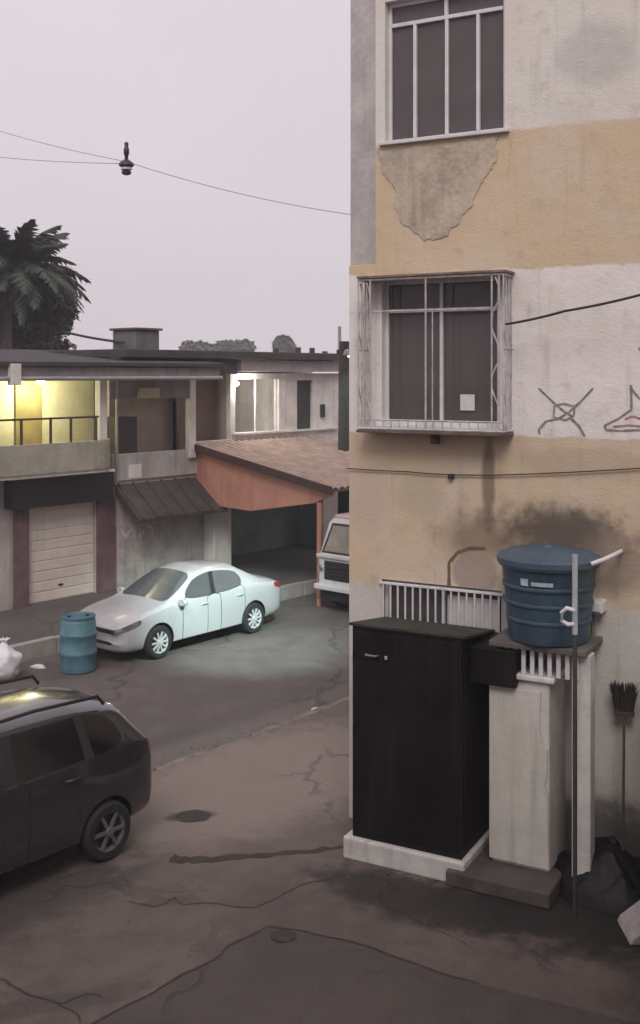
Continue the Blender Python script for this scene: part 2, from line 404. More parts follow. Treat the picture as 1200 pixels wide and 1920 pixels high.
for zf in (.05, 3.35, 6.55): box('floor_slab', DARK, flats, .22, BW - .22, .225, BD - .22, zf - .2, zf, 0)
box('partition', DARK, flats, .23, BW - .23, 1.9, 2.0, .06, BTOP - .1, 0)
PANE_T, _nt, _b = nodes_of('tinted_pane', .04)
_b.inputs['Base Color'].default_value = (.19, .16, .163, 1); _b.inputs['Roughness'].default_value = .05
_tr = _nt.nodes.new('ShaderNodeBsdfTransparent'); _tr.inputs['Color'].default_value = (.62, .57, .57, 1)
_mx = _nt.nodes.new('ShaderNodeMixShader'); _gv = ncoord(_nt)
_nt.links.new(nmath(_nt, 'ADD', nmath(_nt, 'MULTIPLY', nnoise(_nt, _gv, 3.0), .25), .38), _mx.inputs[0])      # dust on the glass
_nt.links.new(_tr.outputs[0], _mx.inputs[1]); _nt.links.new(_b.outputs[0], _mx.inputs[2])
_nt.links.new(_mx.outputs[0], _nt.nodes['Material Output'].inputs['Surface'])
def curtain(par, x0, x1, z0, z1, m, seed, y=.24):
    random.seed(seed); n_ = 40; vs = []; ph = random.uniform(0, 6)
    for i in range(n_ + 1):
        x = x0 + (x1 - x0) * i / n_
        d = .022 * math.sin(i * .95 + ph + .6 * math.sin(i * .31)) + random.uniform(-.003, .003)
        vs += [(x, y + d * 1.2, z0), (x, y + d, (z0 + z1) / 2), (x, y + d * .5, z1)]
    return MB().add(vs, [(3 * i + k, 3 * i + 3 + k, 3 * i + 4 + k, 3 * i + 1 + k) for i in range(n_) for k in range(2)]).build('curtain', m, par, True)
def window(holes_i, verts_low, transom, name='window', upper=None, fw=.045, fm=WHITE_MET, sill=True, depth=.09):
    x0, x1, z0, z1 = holes_i
    w = sub(name, flats)
    o = MB()
    y0, y1 = depth, depth + .05
    for a_ in ((x0, x1, z0, z0 + fw), (x0, x1, z1 - fw, z1), (x0, x0 + fw, z0 + fw, z1 - fw), (x1 - fw, x1, z0 + fw, z1 - fw)):
        o.box(a_[0] + .001, a_[1] - .001, y0, y1, a_[2], a_[3])
    o.build('frame', fm, w, bevel=.004)
    zt = transom if transom else z1 - fw
    def row(xs, za, zb):
        for i in range(len(xs) - 1):
            MB().box(xs[i] + (.02 if i else fw), xs[i + 1] - (.02 if i < len(xs) - 2 else fw), y0 + .03 + .006 * (i % 2), y0 + .036 + .006 * (i % 2), za, zb).build('pane', PANE_T, w)
            if i: box('mullion', fm, w, xs[i] - .02, xs[i] + .02, y0 - .006, y1 + .004, za, zb, .004)
    row(verts_low, z0 + fw, zt - (.02 if transom else 0))
    if transom:
        box('transom', fm, w, x0 + fw, x1 - fw, y0 - .008, y1 + .006, zt - .022, zt + .022, .004)
        row(upper, zt + .022, z1 - fw)
    if sill: box('sill', fm, w, x0 - .06, x1 + .06, -.06, depth - .004, z0 - .035, z0 + .003, .006)
    return w
def lin(a_, b_, n): return [a_ + (b_ - a_) * i / n for i in range(n + 1)]
wu = window(holes[0], [x0u, B.t(772), B.t(832), B.t(891), x1u], bz(830, 28)[1], upper=lin(x0u, x1u, 2))
wl = window(holes[1], lin(x0l, x1l, 2), bz(825, 580)[1], upper=lin(x0l, x1l, 2), sill=True)
CUR = mat('brown_curtain', (.42, .33, .31), .9, .15, 4, .1); CUR2 = mat('grey_curtain', (.33, .29, .295), .9, .15, 4, .1)
curtain(wl, x0l + .02, (x0l + x1l) / 2 + .05, zl0 + .02, zl1 - .03, CUR, 3); curtain(wl, x1l - .3, x1l - .02, zl0 + .02, zl1 - .03, CUR2, 4)
curtain(wu, x0u + .02, B.t(835), zu0 + .02, zu1 - .03, CUR2, 5); curtain(wu, B.t(880), x1u - .02, zu0 + .02, zu1 - .03, CUR2, 6)
pt, pz = bz(870, 755)
box('paper_notice', mat('paper', (.62, .6, .6), .8, .1, 8, 0), wl, pt - .085, pt + .085, .108, .112, pz - .09, pz + .09, 0)
for zA in (zu0, zl0): window((xr0, xr0 + 1.4, zA, zA + (1.62 if zA == zu0 else zl1 - zl0)), lin(xr0, xr0 + 1.4, 2), None)
# ground floor window with white bars
wg = window(holes[2], lin(x0g, x1g, 2), None, sill=False)
for i, xx in enumerate(lin(x0g + .03, x1g - .03, 15)):
    MB().tube([(xx, -.03, zg0 + .02), (xx, -.03, zg1 - .02)], .012, 6).build('bar', WHITE_MET, wg)
box('bar_rail', WHITE_MET, wg, x0g - .02, x1g + .02, -.045, -.005, zg1 - .05, zg1 - .02)
box('blind', mat('pale_blind', (.6, .57, .55), .7, .12, 5, .1), wg, B.t(835), x1g - .06, .06, .075, zg0 + .06, zg1 - .12)
# the cage over the lower window
cage = sub('window_grille', flats)
CGM = mat('grille_paint', (.50, .475, .47), .5, .3, 9, .1, streak=.4)
cd = .30
cx0, cx1 = B.t(672, cd), B.t(944, cd); cz0 = bz(800, 806, cd)[1]; cz1 = bz(800, 520, cd)[1]
def bar(p, q_, r=.009, par=cage, m=CGM, n=6, name='bar'): return MB().tube([p, q_], r, n).build(name, m, par)
for zz in (cz0, cz1):
    bar((cx0, -cd, zz), (cx1, -cd, zz), .014, name='rail')
    for xx in (cx0, cx1): bar((xx, -cd, zz), (xx, 0, zz), .014, name='rail')
bar((cx0, -cd, (cz0 + cz1) / 2 + .05), (cx0, 0, (cz0 + cz1) / 2 + .05), .011, name='rail')
bar((cx1, -cd, (cz0 + cz1) / 2 + .05), (cx1, 0, (cz0 + cz1) / 2 + .05), .011, name='rail')
def scroll(cx, cy, axis, z0, z1, n=5):
    """a flat wrought ornament between two bars: a row of S-curves"""
    pts = []
    for k in range(n * 8 + 1):
        a_ = k / 8 * PI
        d = math.sin(a_) * .045
        pts.append((cx + (d if axis == 'x' else 0), cy + (d if axis == 'y' else 0), z0 + (z1 - z0) * k / (n * 8)))
    return MB().tube(pts, .0085, 5).build('scroll', CGM, cage)
for k in range(4): bar((cx0, -cd + cd * k / 3.4, cz0), (cx0, -cd + cd * k / 3.4, cz1))
for k in range(4): bar((cx1, -cd + cd * k / 3.4, cz0), (cx1, -cd + cd * k / 3.4, cz1))
for yy in (-cd + .045, -.09): scroll(cx0, yy, 'y', cz0 + .03, cz1 - .03); scroll(cx1, yy, 'y', cz0 + .03, cz1 - .03)
for xx in (cx0 + .05, cx0 + .15, cx1 - .05, cx1 - .13): bar((xx, -cd, cz0), (xx, -cd, cz1), .010)
scroll(cx0 + .10, -cd, 'x', cz0 + .03, cz1 - .03); scroll(cx1 - .09, -cd, 'x', cz0 + .03, cz1 - .03)
for k in range(14):
    xx = cx0 + .2 + (cx1 - cx0 - .38) * k / 13
    bar((xx, -cd, cz0), (xx, -cd, cz0 + .1), .008)
bar((cx0, -cd, cz0 + .1), (cx1, -cd, cz0 + .1), .010, name='rail')
bar((cx0 + .15, -cd, cz1 - .36), (cx1 - .13, -cd, cz1 - .36), .009, name='rail')
xm = (x0l + x1l) / 2
bar((xm - .03, -cd, cz0), (xm - .03, -cd, cz1), .011); bar((xm + .05, -cd, cz0), (xm + .05, -cd, cz1 - .36), .008)
box('tray', mat('rusty_tray', (.12, .085, .07), .8, .4, 6, .3), cage, cx0 - .02, cx1 + .02, -cd - .02, -.004, cz0 - .05, cz0 - .018)
box('hood', mat('rusty_hood', (.2, .14, .11), .8, .4, 6, .3), cage, cx0 - .01, cx1 + .03, -cd - .03, -.004, cz1 + .016, cz1 + .045)
box('bracket', MATS['rusty_tray'], cage, xm - .05, xm + .02, -.12, -.002, cz0 - .17, cz0 - .05)
# broken render under the upper window: a rough old cement patch with a ragged dark edge
def outline(pix, jit=.006, per=14):
    P = [Vector((*bz(*p), 0)) for p in pix]; out = []
    for i in range(len(P)):
        a_, b_ = P[i], P[(i + 1) % len(P)]
        for k in range(per):
            q_ = a_.lerp(b_, k / per); nv = Vector((q_.x * 6, q_.y * 6, 0)); nw = Vector((q_.x * 19, q_.y * 19, 3))
            out.append((q_.x + .05 * mnoise.noise(nv) + .022 * mnoise.noise(nw) + random.uniform(-jit, jit), q_.y + .05 * mnoise.noise(nv + Vector((9, 4, 2))) + .022 * mnoise.noise(nw + Vector((1, 7, 3))) + random.uniform(-jit, jit)))
    return out
pat = [(708, 282), (830, 272), (940, 247), (926, 300), (900, 352), (872, 395), (852, 428), (838, 445), (790, 447), (764, 424), (742, 400), (740, 350), (722, 330)]
big = outline(pat)
cxp = sum(p[0] for p in big) / len(big); czp = sum(p[1] for p in big) / len(big)
PEDGE = mat('broken_edge', (.40, .31, .215), .95, .45, 5, .6)
MB().prism([(x, z) for x, z in big], -.011, .001).build('plaster_patch', mat('old_cement', (.47, .395, .31), .95, .28, 2.2, .7, streak=.3), flats)
# graffiti: a crossed tag with a small box, and a part-seen figure in red and black
GB = mat('graffiti_grey', (.24, .205, .205), .8, .45, 25, 0); GR = mat('graffiti_red', (.40, .20, .19), .8, .4, 25, 0)
def stroke(pix, w, m, yo=-.0035):
    P = []
    pts = [Vector((*bz(*p), 0)) for p in pix]
    for i in range(len(pts) - 1):
        for k in range(5): P.append(pts[i].lerp(pts[i + 1], k / 5))
    P.append(pts[-1]); vs = []
    for i, p in enumerate(P):
        d = (P[min(i + 1, len(P) - 1)] - P[max(i - 1, 0)]).normalized(); s_ = Vector((-d.y, d.x, 0)) * w * random.uniform(.7, 1.15)
        vs += [(p.x + s_.x, yo, p.y + s_.y), (p.x - s_.x, yo, p.y - s_.y)]
    return MB().add(vs, [(2 * i, 2 * i + 1, 2 * i + 3, 2 * i + 2) for i in range(len(P) - 1)]).build('graffiti', m, flats)
stroke([(1010, 728), (1035, 752), (1058, 772), (1075, 782)], .012, GB)
stroke([(1112, 728), (1090, 752), (1068, 772), (1048, 785), (1024, 790), (1010, 806), (1012, 814)], .012, GB, -.0045)
stroke([(1040, 760), (1038, 782), (1060, 788), (1076, 780), (1078, 762), (1058, 757), (1040, 760)], .011, GB, -.0055)
stroke([(1068, 782), (1085, 798), (1097, 818)], .013, GB, -.0065)
stroke([(1183, 722), (1184, 750), (1184, 768), (1160, 785), (1134, 798), (1136, 806), (1165, 808), (1205, 806)], .013, GB)
stroke([(1184, 730), (1200, 748)], .013, GB, -.0045); stroke([(1172, 786), (1186, 780), (1204, 786)], .012, GR, -.0055); stroke([(1150, 800), (1180, 797), (1206, 800)], .011, GR, -.0065)
stroke([(1198, 652), (1206, 662)], .013, GB)
# iron bar patch outline below the wall (arched bricked-up opening)
arch = [(842, 1098), (842, 1055), (858, 1036), (880, 1028), (910, 1028)]
stroke(arch, .02, mat('arch_edge', (.16, .105, .06), .9, .3, 9, 0), -.004)
# cable clip on the wall
ct, cz_ = bz(847, 893); box('cable_clip', CABLE, flats, ct - .03, ct + .03, -.05, -.002, cz_ - .03, cz_ + .03)

# ---- black metal cabinet by the corner
cab = thing('metal_cabinet', 'tall black sheet-metal cabinet on a white plinth at the building corner', 'cabinet', B.w(.5, .92), B.rz)
# local: x along the wall, y inward, origin at its front left bottom corner
CW, CDp, CZ = 1.24, .92, 2.5
PL = mat('plinth_paint', (.56, .53, .50), .75, .15, 4, .3, streak=.4)
box('plinth', PL, cab, -.085, CW + .05, -.06, CDp - .01, 0, .235, .02)
CZB = CZ - .13                                             # the top falls towards the wall
MB().prism([(0, .236), (0, CZ), (CDp - .012, CZB), (CDp - .012, .236)], 0, CW, 'yz').build('body', BLACK_MET, cab, bevel=.008)
d = box('door', BLACK_MET, cab, .03, CW - .03, -.014, -.001, .3, CZ - .06, .006)
for zz in (.5, 1.3, 2.1): MB().tube([(.022, -.012, zz), (.022, -.012, zz + .13)], .013, 8).build('hinge', BLACK_MET, d, True)
MB().tube([(.17, -.012, 2.21), (.18, -.05, 2.21), (.3, -.05, 2.21), (.31, -.012, 2.21)], .012, 8).build('handle', mat('worn_steel', (.22, .215, .22), .45, .3, 9, .1, metal=.5), d, True)
box('latch', mat('bright_metal', (.5, .48, .5), .4, .2, 9, 0, metal=.4), d, .39, .42, -.03, -.015, 2.18, 2.22)
box('side_panel', BLACK_MET, cab, CW + .001, CW + .014, .06, CDp - .06, .32, CZ - .2, .003)
MB().prism([(-.03, CZ - .002), (-.03, CZ + .03), (CDp - .014, CZB + .034), (CDp - .014, CZB + .003)], -.03, CW + .05, 'yz').build('roof_sheet', mat('mossy_sheet', (.034, .033, .025), .9, .45, 5, .5), cab, bevel=.006)
box('side_flap', BLACK_MET, cab, CW + .016, CW + .50, .20, CDp - .02, CZ - .50, CZ - .12, .01)

# ---- masonry stand with the water tank
off = .62
s0, s1 = B.t(922, off), B.t(1030, off)
st = thing('masonry_stand', 'chipped white masonry stand carrying the blue water tank', 'stand', B.w(s0, off), B.rz)
SW = s1 - s0; SZ = 2.08
WM = mat('whitewash', (.56, .53, .49), .9, .16, 2.5, .5, streak=.4)
box('step', mat('dark_step', (.075, .062, .055), .85, .35, 4, .5), st, -.35, SW + .12, -.42, off - .01, 0, .16, .02)  # step in a darker brown than the stand
box('pillar', WM, st, 0, SW, 0, off - .006, .161, SZ, .02)
# a white board on its front, its right edge broken away
edge = [(SW * .86, 1.98), (SW * .84, 1.6), (SW * .9, 1.45), (SW * .97, 1.4), (SW * .965, 1.12), (SW * .93, 1.05), (SW * .98, .95), (SW * .985, .6), (SW * 1.0, .3), (SW * 1.0, .2)]
MB().prism([(-.02, .2), (-.02, 1.98)] + edge, -.022, -.001).build('board', mat('white_board', (.55, .515, .455), .7, .12, 3, .15, streak=.35), st, bevel=.004)
box('cap', mat('pale_cap', (.6, .58, .55), .8, .2, 4, .3), st, -.03, SW + .06, -.05, off - .006, SZ + .001, SZ + .06, .015)
P0, P1, PY = .0, .96, -.1
for i in range(9):
    xx = .14 + i * .09
    box('slat', WHITE_MET, st, xx, xx + .045, -.02, .0, SZ + .062, 2.40, .004)
box('slab', DCONC, st, P0, P1 + .04, PY, off - .006, 2.405, 2.465, .012)
box('pillar', WM, st, P1 - .13, P1 + .06, .0, .18, 0.0, 2.403, .012)
# tank: tapered polyethylene tank with a rim and domed lid
tt = thing('water_tank', 'blue plastic water tank with a lid on the masonry stand', 'water tank', B.w(s0 + .53, off + .2 - .44), B.rz)
tt.location.z = 2.472
TB = mat('blue_plastic', (.04, .072, .105), .45, .22, 2.5, .1, streak=.35, dirt=(.022, .03, .04))
TL = mat('blue_lid', (.065, .10, .135), .5, .2, 3, .1, streak=.2)
MB().lathe([(.34, 0), (.40, .01), (.415, .08), (.45, .5), (.475, .74), (.485, .76), (.51, .765), (.51, .8), (.485, .805)], 40).build('body', TB, tt, True)
MB().lathe([(.525, .79), (.53, .845), (.51, .86), (.46, .875), (.42, .9), (.2, .935), (.06, .945), (.05, .96), (.0, .962)], 40).build('lid', TL, tt, True)
for k in range(3): MB().lathe([(.425 + k * .018, .2 + .17 * k), (.437 + k * .018, .215 + .17 * k), (.437 + k * .018, .235 + .17 * k), (.432 + k * .018, .25 + .17 * k)], 40).build('rib', TB, tt, True)
def tank_mark(a0, a1, z0, z1, m):
    vs = []; n = 8
    for i in range(n + 1):
        a_ = a0 + (a1 - a0) * i / n
        for z in (z0, z1): r = .41 + .065 * z / .74 + .014; vs.append((r * math.cos(a_), r * math.sin(a_), z))
    return MB().add(vs, [(2 * i, 2 * i + 2, 2 * i + 3, 2 * i + 1) for i in range(n)]).build('printed_mark', m, tt)
PRN = mat('pale_print', (.42, .46, .5), .7, .3, 20, 0)
tank_mark(-1.9, -1.72, .61, .68, PRN); tank_mark(-1.66, -1.2, .615, .655, PRN)
# post and pipes
pp = thing('steel_post', 'thin steel post standing before the blue water tank', 'post', B.w(B.t(1078, 1.02), 1.02), B.rz)
zt_ = B.z(1078, 1040, 1.02)
MB().tube([(0, 0, 0), (0, 0, 2.75)], .022, 12).build('shaft', mat('dark_post', (.05, .045, .045), .6, .3, 6, .1), pp, True)
MB().tube([(0, 0, 2.7), (0, 0, zt_)], .027, 12).build('sleeve', mat('pale_post', (.42, .43, .44), .5, .2, 6, .1), pp, True)
br = MB().tube([(0, -.01, 2.93), (-.07, -.04, 2.95), (-.12, -.03, 2.9), (-.12, -.02, 2.82), (-.06, -.02, 2.79), (0, -.01, 2.8)], .022, 8).build('bracket', WHITE_MET, pp, True)
pi_ = tag(MB().tube([B.w(B.t(1108, .6), .6, B.z(1108, 1058, .6)), B.w(B.t(1135, .5), .5, B.z(1135, 1048, .5)), B.w(B.t(1160, .3), .3, B.z(1160, 1036, .3)), B.w(B.t(1164, .02), .0, B.z(1164, 1034, .02))], .022, 10).build('water_pipe', WHITE_MET, None, True), 'short white pipe slanting from the wall to the blue tank', 'pipe')
mt, mz = bz(1105, 1142, .25)
mb = thing('meter_box', 'small white box on the wall just right of the blue tank', 'meter box', B.w(mt, .0), B.rz)
box('case', WHITE, mb, -.12, .12, -.2, -.002, mz - .05, mz + .07, .01); box('cover', WHITE_MET, mb, -.1, .1, -.215, -.202, mz - .03, mz + .05, .004)
box('conduit', GALV, mb, -.02, .02, -.06, -.02, mz - .5, mz - .052, .004)
# upturned broom
bt_ = B.t(1168, .35)
bro = thing('broom', 'dark broom standing upturned against the pale wall', 'broom', B.w(bt_, .35), B.rz + .15)
bh = B.z(1172, 1352, .3)
MB().tube([(0, -.1, .02), (0, .2, bh + .02)], .013, 8).build('stick', mat('broom_stick', (.07, .055, .045), .7, .3, 9, .1), bro, True)
random.seed(4)
BRS = mat('broom_bristle', (.04, .032, .028), .95, .4, 30, .8)
box('block', mat('broom_block', (.06, .045, .038), .8, .3, 9, .2), bro, -.1, .1, .18, .25, bh, bh + .05, .012)
q_ = MB()
for k in range(150):
    bx_ = random.uniform(-.09, .09); by_ = .215 + random.uniform(-.03, .03); hh = random.uniform(.2, .3)
    q_.tube([(bx_, by_, bh + .045), (bx_ * 1.2 + random.uniform(-.015, .015), by_ + random.uniform(-.02, .02), bh + .05 + hh * .6), (bx_ * 1.5 + random.uniform(-.03, .03), by_ + random.uniform(-.04, .04), bh + .05 + hh)], [.006, .006, .003], 4)
q_.build('bristles', BRS, bro)
# added wall out of view, put in to shade the right-hand corner
yw = thing('shade_wall', 'added wall out of view, shading the yard corner by the flats', 'wall')
for k in range(4):
    pa, pb = B.w(B.t(1225, k * .8), k * .8), B.w(B.t(1225, k * .8 + .8), k * .8 + .8); dv = (pb - pa).normalized(); sv_ = Vector((-dv.y, dv.x, 0)) * .16
    MB().prism([(p.x, p.y) for p in (pa, pb, pb + sv_, pa + sv_)], 0, 2.3 - .25 * k, 'xy').build('shade_wall_panel', DCONC, yw, bevel=.01)
# cables on the facade
def cable(pts, r, label, n_sag=12, sag=0.0, name='cable'):
    P = []
    for i in range(len(pts) - 1):
        a_, b_ = Vector(pts[i]), Vector(pts[i + 1])
        for k in range(n_sag):
            f = k / n_sag; q_ = a_.lerp(b_, f); q_.z -= sag * 4 * f * (1 - f); P.append(q_)
    P.append(Vector(pts[-1]))
    return tag(MB().tube(P, r, 6).build(name, CABLE, None, True), label, 'cable')
def bp(px, py, off=.03): t, z = bz(px, py, off); return B.w(t, off, z)
cable([bp(948, 608, .3), bp(1060, 583, .36), bp(1200, 553, .45), bp(1420, 500, .6)], .014, 'dark cable slanting from the window grille up across the off-white wall', 8, .01)
cable([bp(650, 878), bp(760, 884), bp(847, 890), bp(960, 890), bp(1200, 878), bp(1500, 858)], .007, 'thin cable running along the ochre wall below the grille', 8, .005)

# own block behind the viewpoint, unseen: added and sized to shade the yard
own = thing('apartment_building', 'unseen block of flats behind the viewpoint, added to shade the near yard', 'building', (-5.0, -.6, 0))
OWNM = mat('unseen_block_render', (.45, .41, .36), .9, .15, 1, .3, streak=.3)
hs = [(x, x + 1.3, z, z + 1.4) for x in (1.2, 4.4, 7.6, 10.8) for z in (1.2, 4.4, 7.4)]
ow = holed('wall', OWNM, own, 0, 14, -.1, 10.2, hs, .0, -.25)
for h in hs: box('pane', PANE, own, h[0], h[1], -.16, -.15, h[2], h[3], 0)
box('body', OWNM, own, .004, 13.996, -9, -.26, -.1, 10.19, 0); box('roof', CONC, own, -.15, 14.15, -9.2, .15, 10.204, 10.4, 0)

# ================================================================== HOUSE ACROSS THE STREET
hz = lambda px, py, off=0.0: HF.tz(px, py, off)
ht = lambda px, off=0.0: HF.t(px, off)
house = thing('corner_house', 'low two-storey house with lit balcony and white garage door', 'house', HF.o, HF.rz)
house.location.z = 0
HW = mat('house_render', (.50, .445, .405), .9, .2, 1.5, .4, streak=.45)
HWL = mat('house_white', (.70, .66, .62), .85, .15, 2, .3, streak=.35)
PUR = mat('plum_paint', (.17, .10, .115), .8, .25, 3, .2, streak=.3)
FASC = mat('fascia_grey', (.26, .225, .235), .85, .2, 2, .3, streak=.4)
ROOFD = mat('roof_dark', (.06, .052, .058), .9, .3, 2, .4)
CREAM = mat('cream_paint', (.60, .57, .40), .8, .12, 1.5, .2)
BRN = mat('brown_paint', (.22, .15, .125), .85, .2, 2, .2)
TL0, TR0 = ht(-160), ht(690)
g0, g1 = ht(52), ht(180)
zg = hz(115, 948)[1]; zband0, zband1 = hz(115, 943)[1], hz(115, 890)[1]
zflo = hz(115, 882)[1]
T215, T365, T430, T640 = ht(214), ht(362), ht(432), ht(640)
z2r = hz(540, 806)[1]
# ground floor walls
c0_, c1_ = ht(432), ht(606)
zc = hz(500, 945)[1]
holed('ground_wall', HW, house, TL0, TR0, WALK_Z - .02, zflo, [(g0, g1, WALK_Z - .02, zg), (c0_, c1_, WALK_Z - .02, 2.5)], 0, .2)
gd = box('garage_door', mat('door_white', (.76, .67, .59), .6, .08, 2, .1, streak=.2), house, g0, g1, .1, .14, WALK_Z, zg, .004)
for k in range(9):
    zz = WALK_Z + .12 + k * (zg - WALK_Z) / 9.3
    box('slat', MATS['door_white'], gd, g0 + .01, g1 - .01, .088, .099, zz - .1, zz + .09, .004)
box('door_handle', DARK, gd, (g0 + g1) / 2 - .06, (g0 + g1) / 2 + .06, .07, .087, WALK_Z + .3, WALK_Z + .34)
for a_, b_ in ((ht(24), g0), (g1, T215)): box('pilaster', PUR, house, a_, b_, -.06, -.002, WALK_Z, zband0 - .002, .006)
box('sign_band', mat('black_band', (.022, .018, .022), .6, .3, 2, .1), house, ht(22, .3), ht(214, .3), -.30, -.002, zband0, zband1, .01)
box('white_edge', HWL, house, ht(18, .34), ht(216, .34), -.34, -.003, zband1 + .002, zband1 + .06, .006)
# dado in front of the centre, pillars, dark awning
zs1 = hz(300, 968, .6)[1]; zs0 = hz(300, 905)[1]
aw = MB().prism([(-.9, zs1 - .05), (-.9, zs1 + .03), (0, zs0 + .05), (0, zs0 - .15)], T215 + .02, ht(380), 'yz').build('awning', mat('awning_dark', (.055, .048, .045), .85, .35, 3, .4), house)
for k in range(7):
    xx = T215 + .1 + k * (ht(380) - T215 - .2) / 6
    MB().prism([(-.91, zs1 + .033), (-.91, zs1 + .06), (0, zs0 + .08), (0, zs0 + .052)], xx, xx + .05, 'yz').build('batten', MATS['awning_dark'], aw)
box('low_wall', mat('faded_wall', (.46, .405, .375), .9, .25, 2, .4, streak=.5), house, T215 + .05, ht(386), -.08, -.002, WALK_Z, hz(300, 975)[1], .01)
def hstroke(pix, w, m, yo=-.085):
    P = []; pts = [Vector((*hz(*p), 0)) for p in pix]
    for i in range(len(pts) - 1):
        for k in range(4): P.append(pts[i].lerp(pts[i + 1], k / 4))
    P.append(pts[-1]); vs = []
    for i, p in enumerate(P):
        d = (P[min(i + 1, len(P) - 1)] - P[max(i - 1, 0)]).normalized(); s_ = Vector((-d.y, d.x, 0)) * w
        vs += [(p.x + s_.x, yo, p.y + s_.y), (p.x - s_.x, yo, p.y - s_.y)]
    MB().add(vs, [(2 * i, 2 * i + 1, 2 * i + 3, 2 * i + 2) for i in range(len(P) - 1)]).build('graffiti', m, house)
GW = mat('graffiti_white', (.6, .56, .56), .8, .3, 20, 0)
hstroke([(222, 992), (232, 1006), (244, 988), (250, 1010)], .035, GW); hstroke([(258, 990), (258, 1008), (270, 985), (282, 990), (280, 1008)], .03, GW, -.0865)
box('gate_pillar', HWL, house, ht(391, .3), ht(424, .3), -.5, -.1, WALK_Z, hz(405, 953, .5)[1], .02)
# carport behind the pillar
box('carport_back', mat('green_grey', (.20, .205, .18), .9, .3, 1, .3), house, c0_ - .3, c1_ + .3, 1.2, 1.3, WALK_Z, 2.6, 0)
box('carport_side', MATS['green_grey'], house, c1_ + .3, c1_ + .4, .2, 1.3, WALK_Z, 2.6, 0)
box('carport_side', MATS['green_grey'], house, c0_ - .4, c0_ - .3, .2, 1.3, WALK_Z, 2.6, 0)
box('carport_ceiling', DARK, house, c0_ - .3, c1_ + .3, .2, 1.3, 2.61, 2.7, 0)
# first floor slab
box('floor_slab', HW, house, TL0, TR0, .004, 6.0, zflo + .004, zflo + .16, 0)
ZF = zflo + .16
# balcony parapet, its right-hand end rounded into the wall
zpar = hz(110, 829, .5)[1]
def arc_plan(x1, r, y0, y1, th):
    out = [(TL0, y0)]; c_ = (x1 - r, y0 + r)
    for k in range(9): a_ = -PI / 2 + k / 8 * PI / 2; out.append((c_[0] + r * math.cos(a_), c_[1] + r * math.sin(a_)))
    out.append((x1, y1))
    inn = [(x1 - th, y1)]; r2 = r - th
    for k in range(9): a_ = -k / 8 * PI / 2; inn.append((c_[0] + r2 * math.cos(a_), c_[1] + r2 * math.sin(a_)))
    inn.append((TL0, y0 + th)); return out + inn
par_m = mat('parapet_render', (.36, .335, .27), .9, .2, 2, .4, streak=.4)
xb1 = ht(208, .2)
MB().prism(arc_plan(xb1, .9, -.75, .2, .13), zflo + .0, zpar, 'xy').build('balcony_parapet', par_m, house)
MB().prism(arc_plan(xb1, .9, -.75, .2, .9), zflo - .03, zflo + .05, 'xy').build('balcony_slab', HW, house)
rail = sub('railing', house)
RM = mat('railing_dark', (.05, .045, .03), .6, .3, 5, .1)
zr = hz(140, 783, .68)[1]
MB().tube([(TL0, -.68, zr), (ht(185, .68), -.68, zr)], .022, 8).build('top_rail', RM, rail)
for p_ in (40, 95, 133, 180): xx = ht(p_, .68); MB().tube([(xx, -.68, zpar), (xx, -.68, zr)], .03, 6).build('baluster', RM, rail)
# lit porch
zp = hz(110, 712, .4)[1]
xc0 = ht(198)
box('porch_back_wall', CREAM, house, TL0, ht(205) + .7, 1.5, 1.62, ZF, zp + .02, 0)
box('porch_side_wall', CREAM, house, TL0 - .12, TL0, .2, 1.5, ZF, zp + .02, 0)
box('porch_column', HWL, house, ht(184, .5), ht(197, .5), -.58, -.38, zpar + .002, zp, .01)
box('porch_door', mat('porch_door', (.25, .2, .08), .6, .2, 2, .1), house, ht(100), ht(150), 1.45, 1.5, ZF, ZF + 1.95)
box('fascia', FASC, house, TL0, T365, -.95, -.75, zp, hz(110, 688, .95)[1], .01)
box('porch_ceiling', HWL, house, TL0, T365, -.748, 1.6, zp + .022, zp + .1, 0)
zro = hz(110, 684, .95)[1]
MB().prism([(-1.05, zro - .02), (-1.05, zro + .06), (3.5, zro + .42), (3.5, zro + .3)], TL0, T365 + .1, 'yz').build('porch_roof', ROOFD, house)
lampP = sub('porch_lamp', house, (ht(120), .9, zp - .05))
MB().lathe([(.09, .06), (.1, .0), (.08, -.05), (.03, -.07)], 16).build('glass', emit('porch_bulb', (1, .93, .6), 6), lampP, True)
pl = bpy.data.lights.new('porch_light', 'POINT'); pl.energy = 85; pl.color = (1, .95, .62); pl.specular_factor = .25; pl.shadow_soft_size = .1
plo = bpy.data.objects.new('porch_light', pl); C.objects.link(plo); plo.parent = lampP; plo.location = (0, 0, -.2)
# white post at far left and a pipe
box('corner_post', HWL, house, ht(16, 1.0), ht(34, 1.0), -1.12, -.96, hz(25, 722, 1)[1], hz(25, 682, 1)[1], .01)
# centre recess: tan wall, dark door, dark cupboard, parapet
z3t = hz(290, 746)[1]
wallc = holed('recess_wall', mat('tan_wall', (.44, .385, .33), .9, .18, 1.5, .3, streak=.3), house, ht(205) + .7, T365 + .3, ZF, zp + .02, [(ht(324, -.9), ht(354, -.9), ZF, hz(340, 752, -.9)[1])], .9, 1.05)
box('door', mat('dark_door', (.05, .04, .042), .6, .25, 3, .1), house, ht(324, -.9) + .003, ht(354, -.9) - .003, .96, 1.0, ZF, hz(340, 752, -.9)[1] - .003)
box('cupboard', mat('dark_cupboard', (.045, .04, .036), .7, .3, 4, .1), house, ht(214, -.5), ht(250, -.5), .35, .88, ZF, hz(230, 782, -.4)[1], .01)
box('lintel_beam', FASC, house, ht(200), T365, -.1, .18, hz(290, 746, .1)[1], zp, .01)
box('vent_box', mat('vent_cream', (.5, .45, .33), .7, .15, 6, .1), house, ht(262, .2), ht(296, .2), -.28, -.102, hz(280, 746, .2)[1], hz(280, 727, .2)[1], .01)
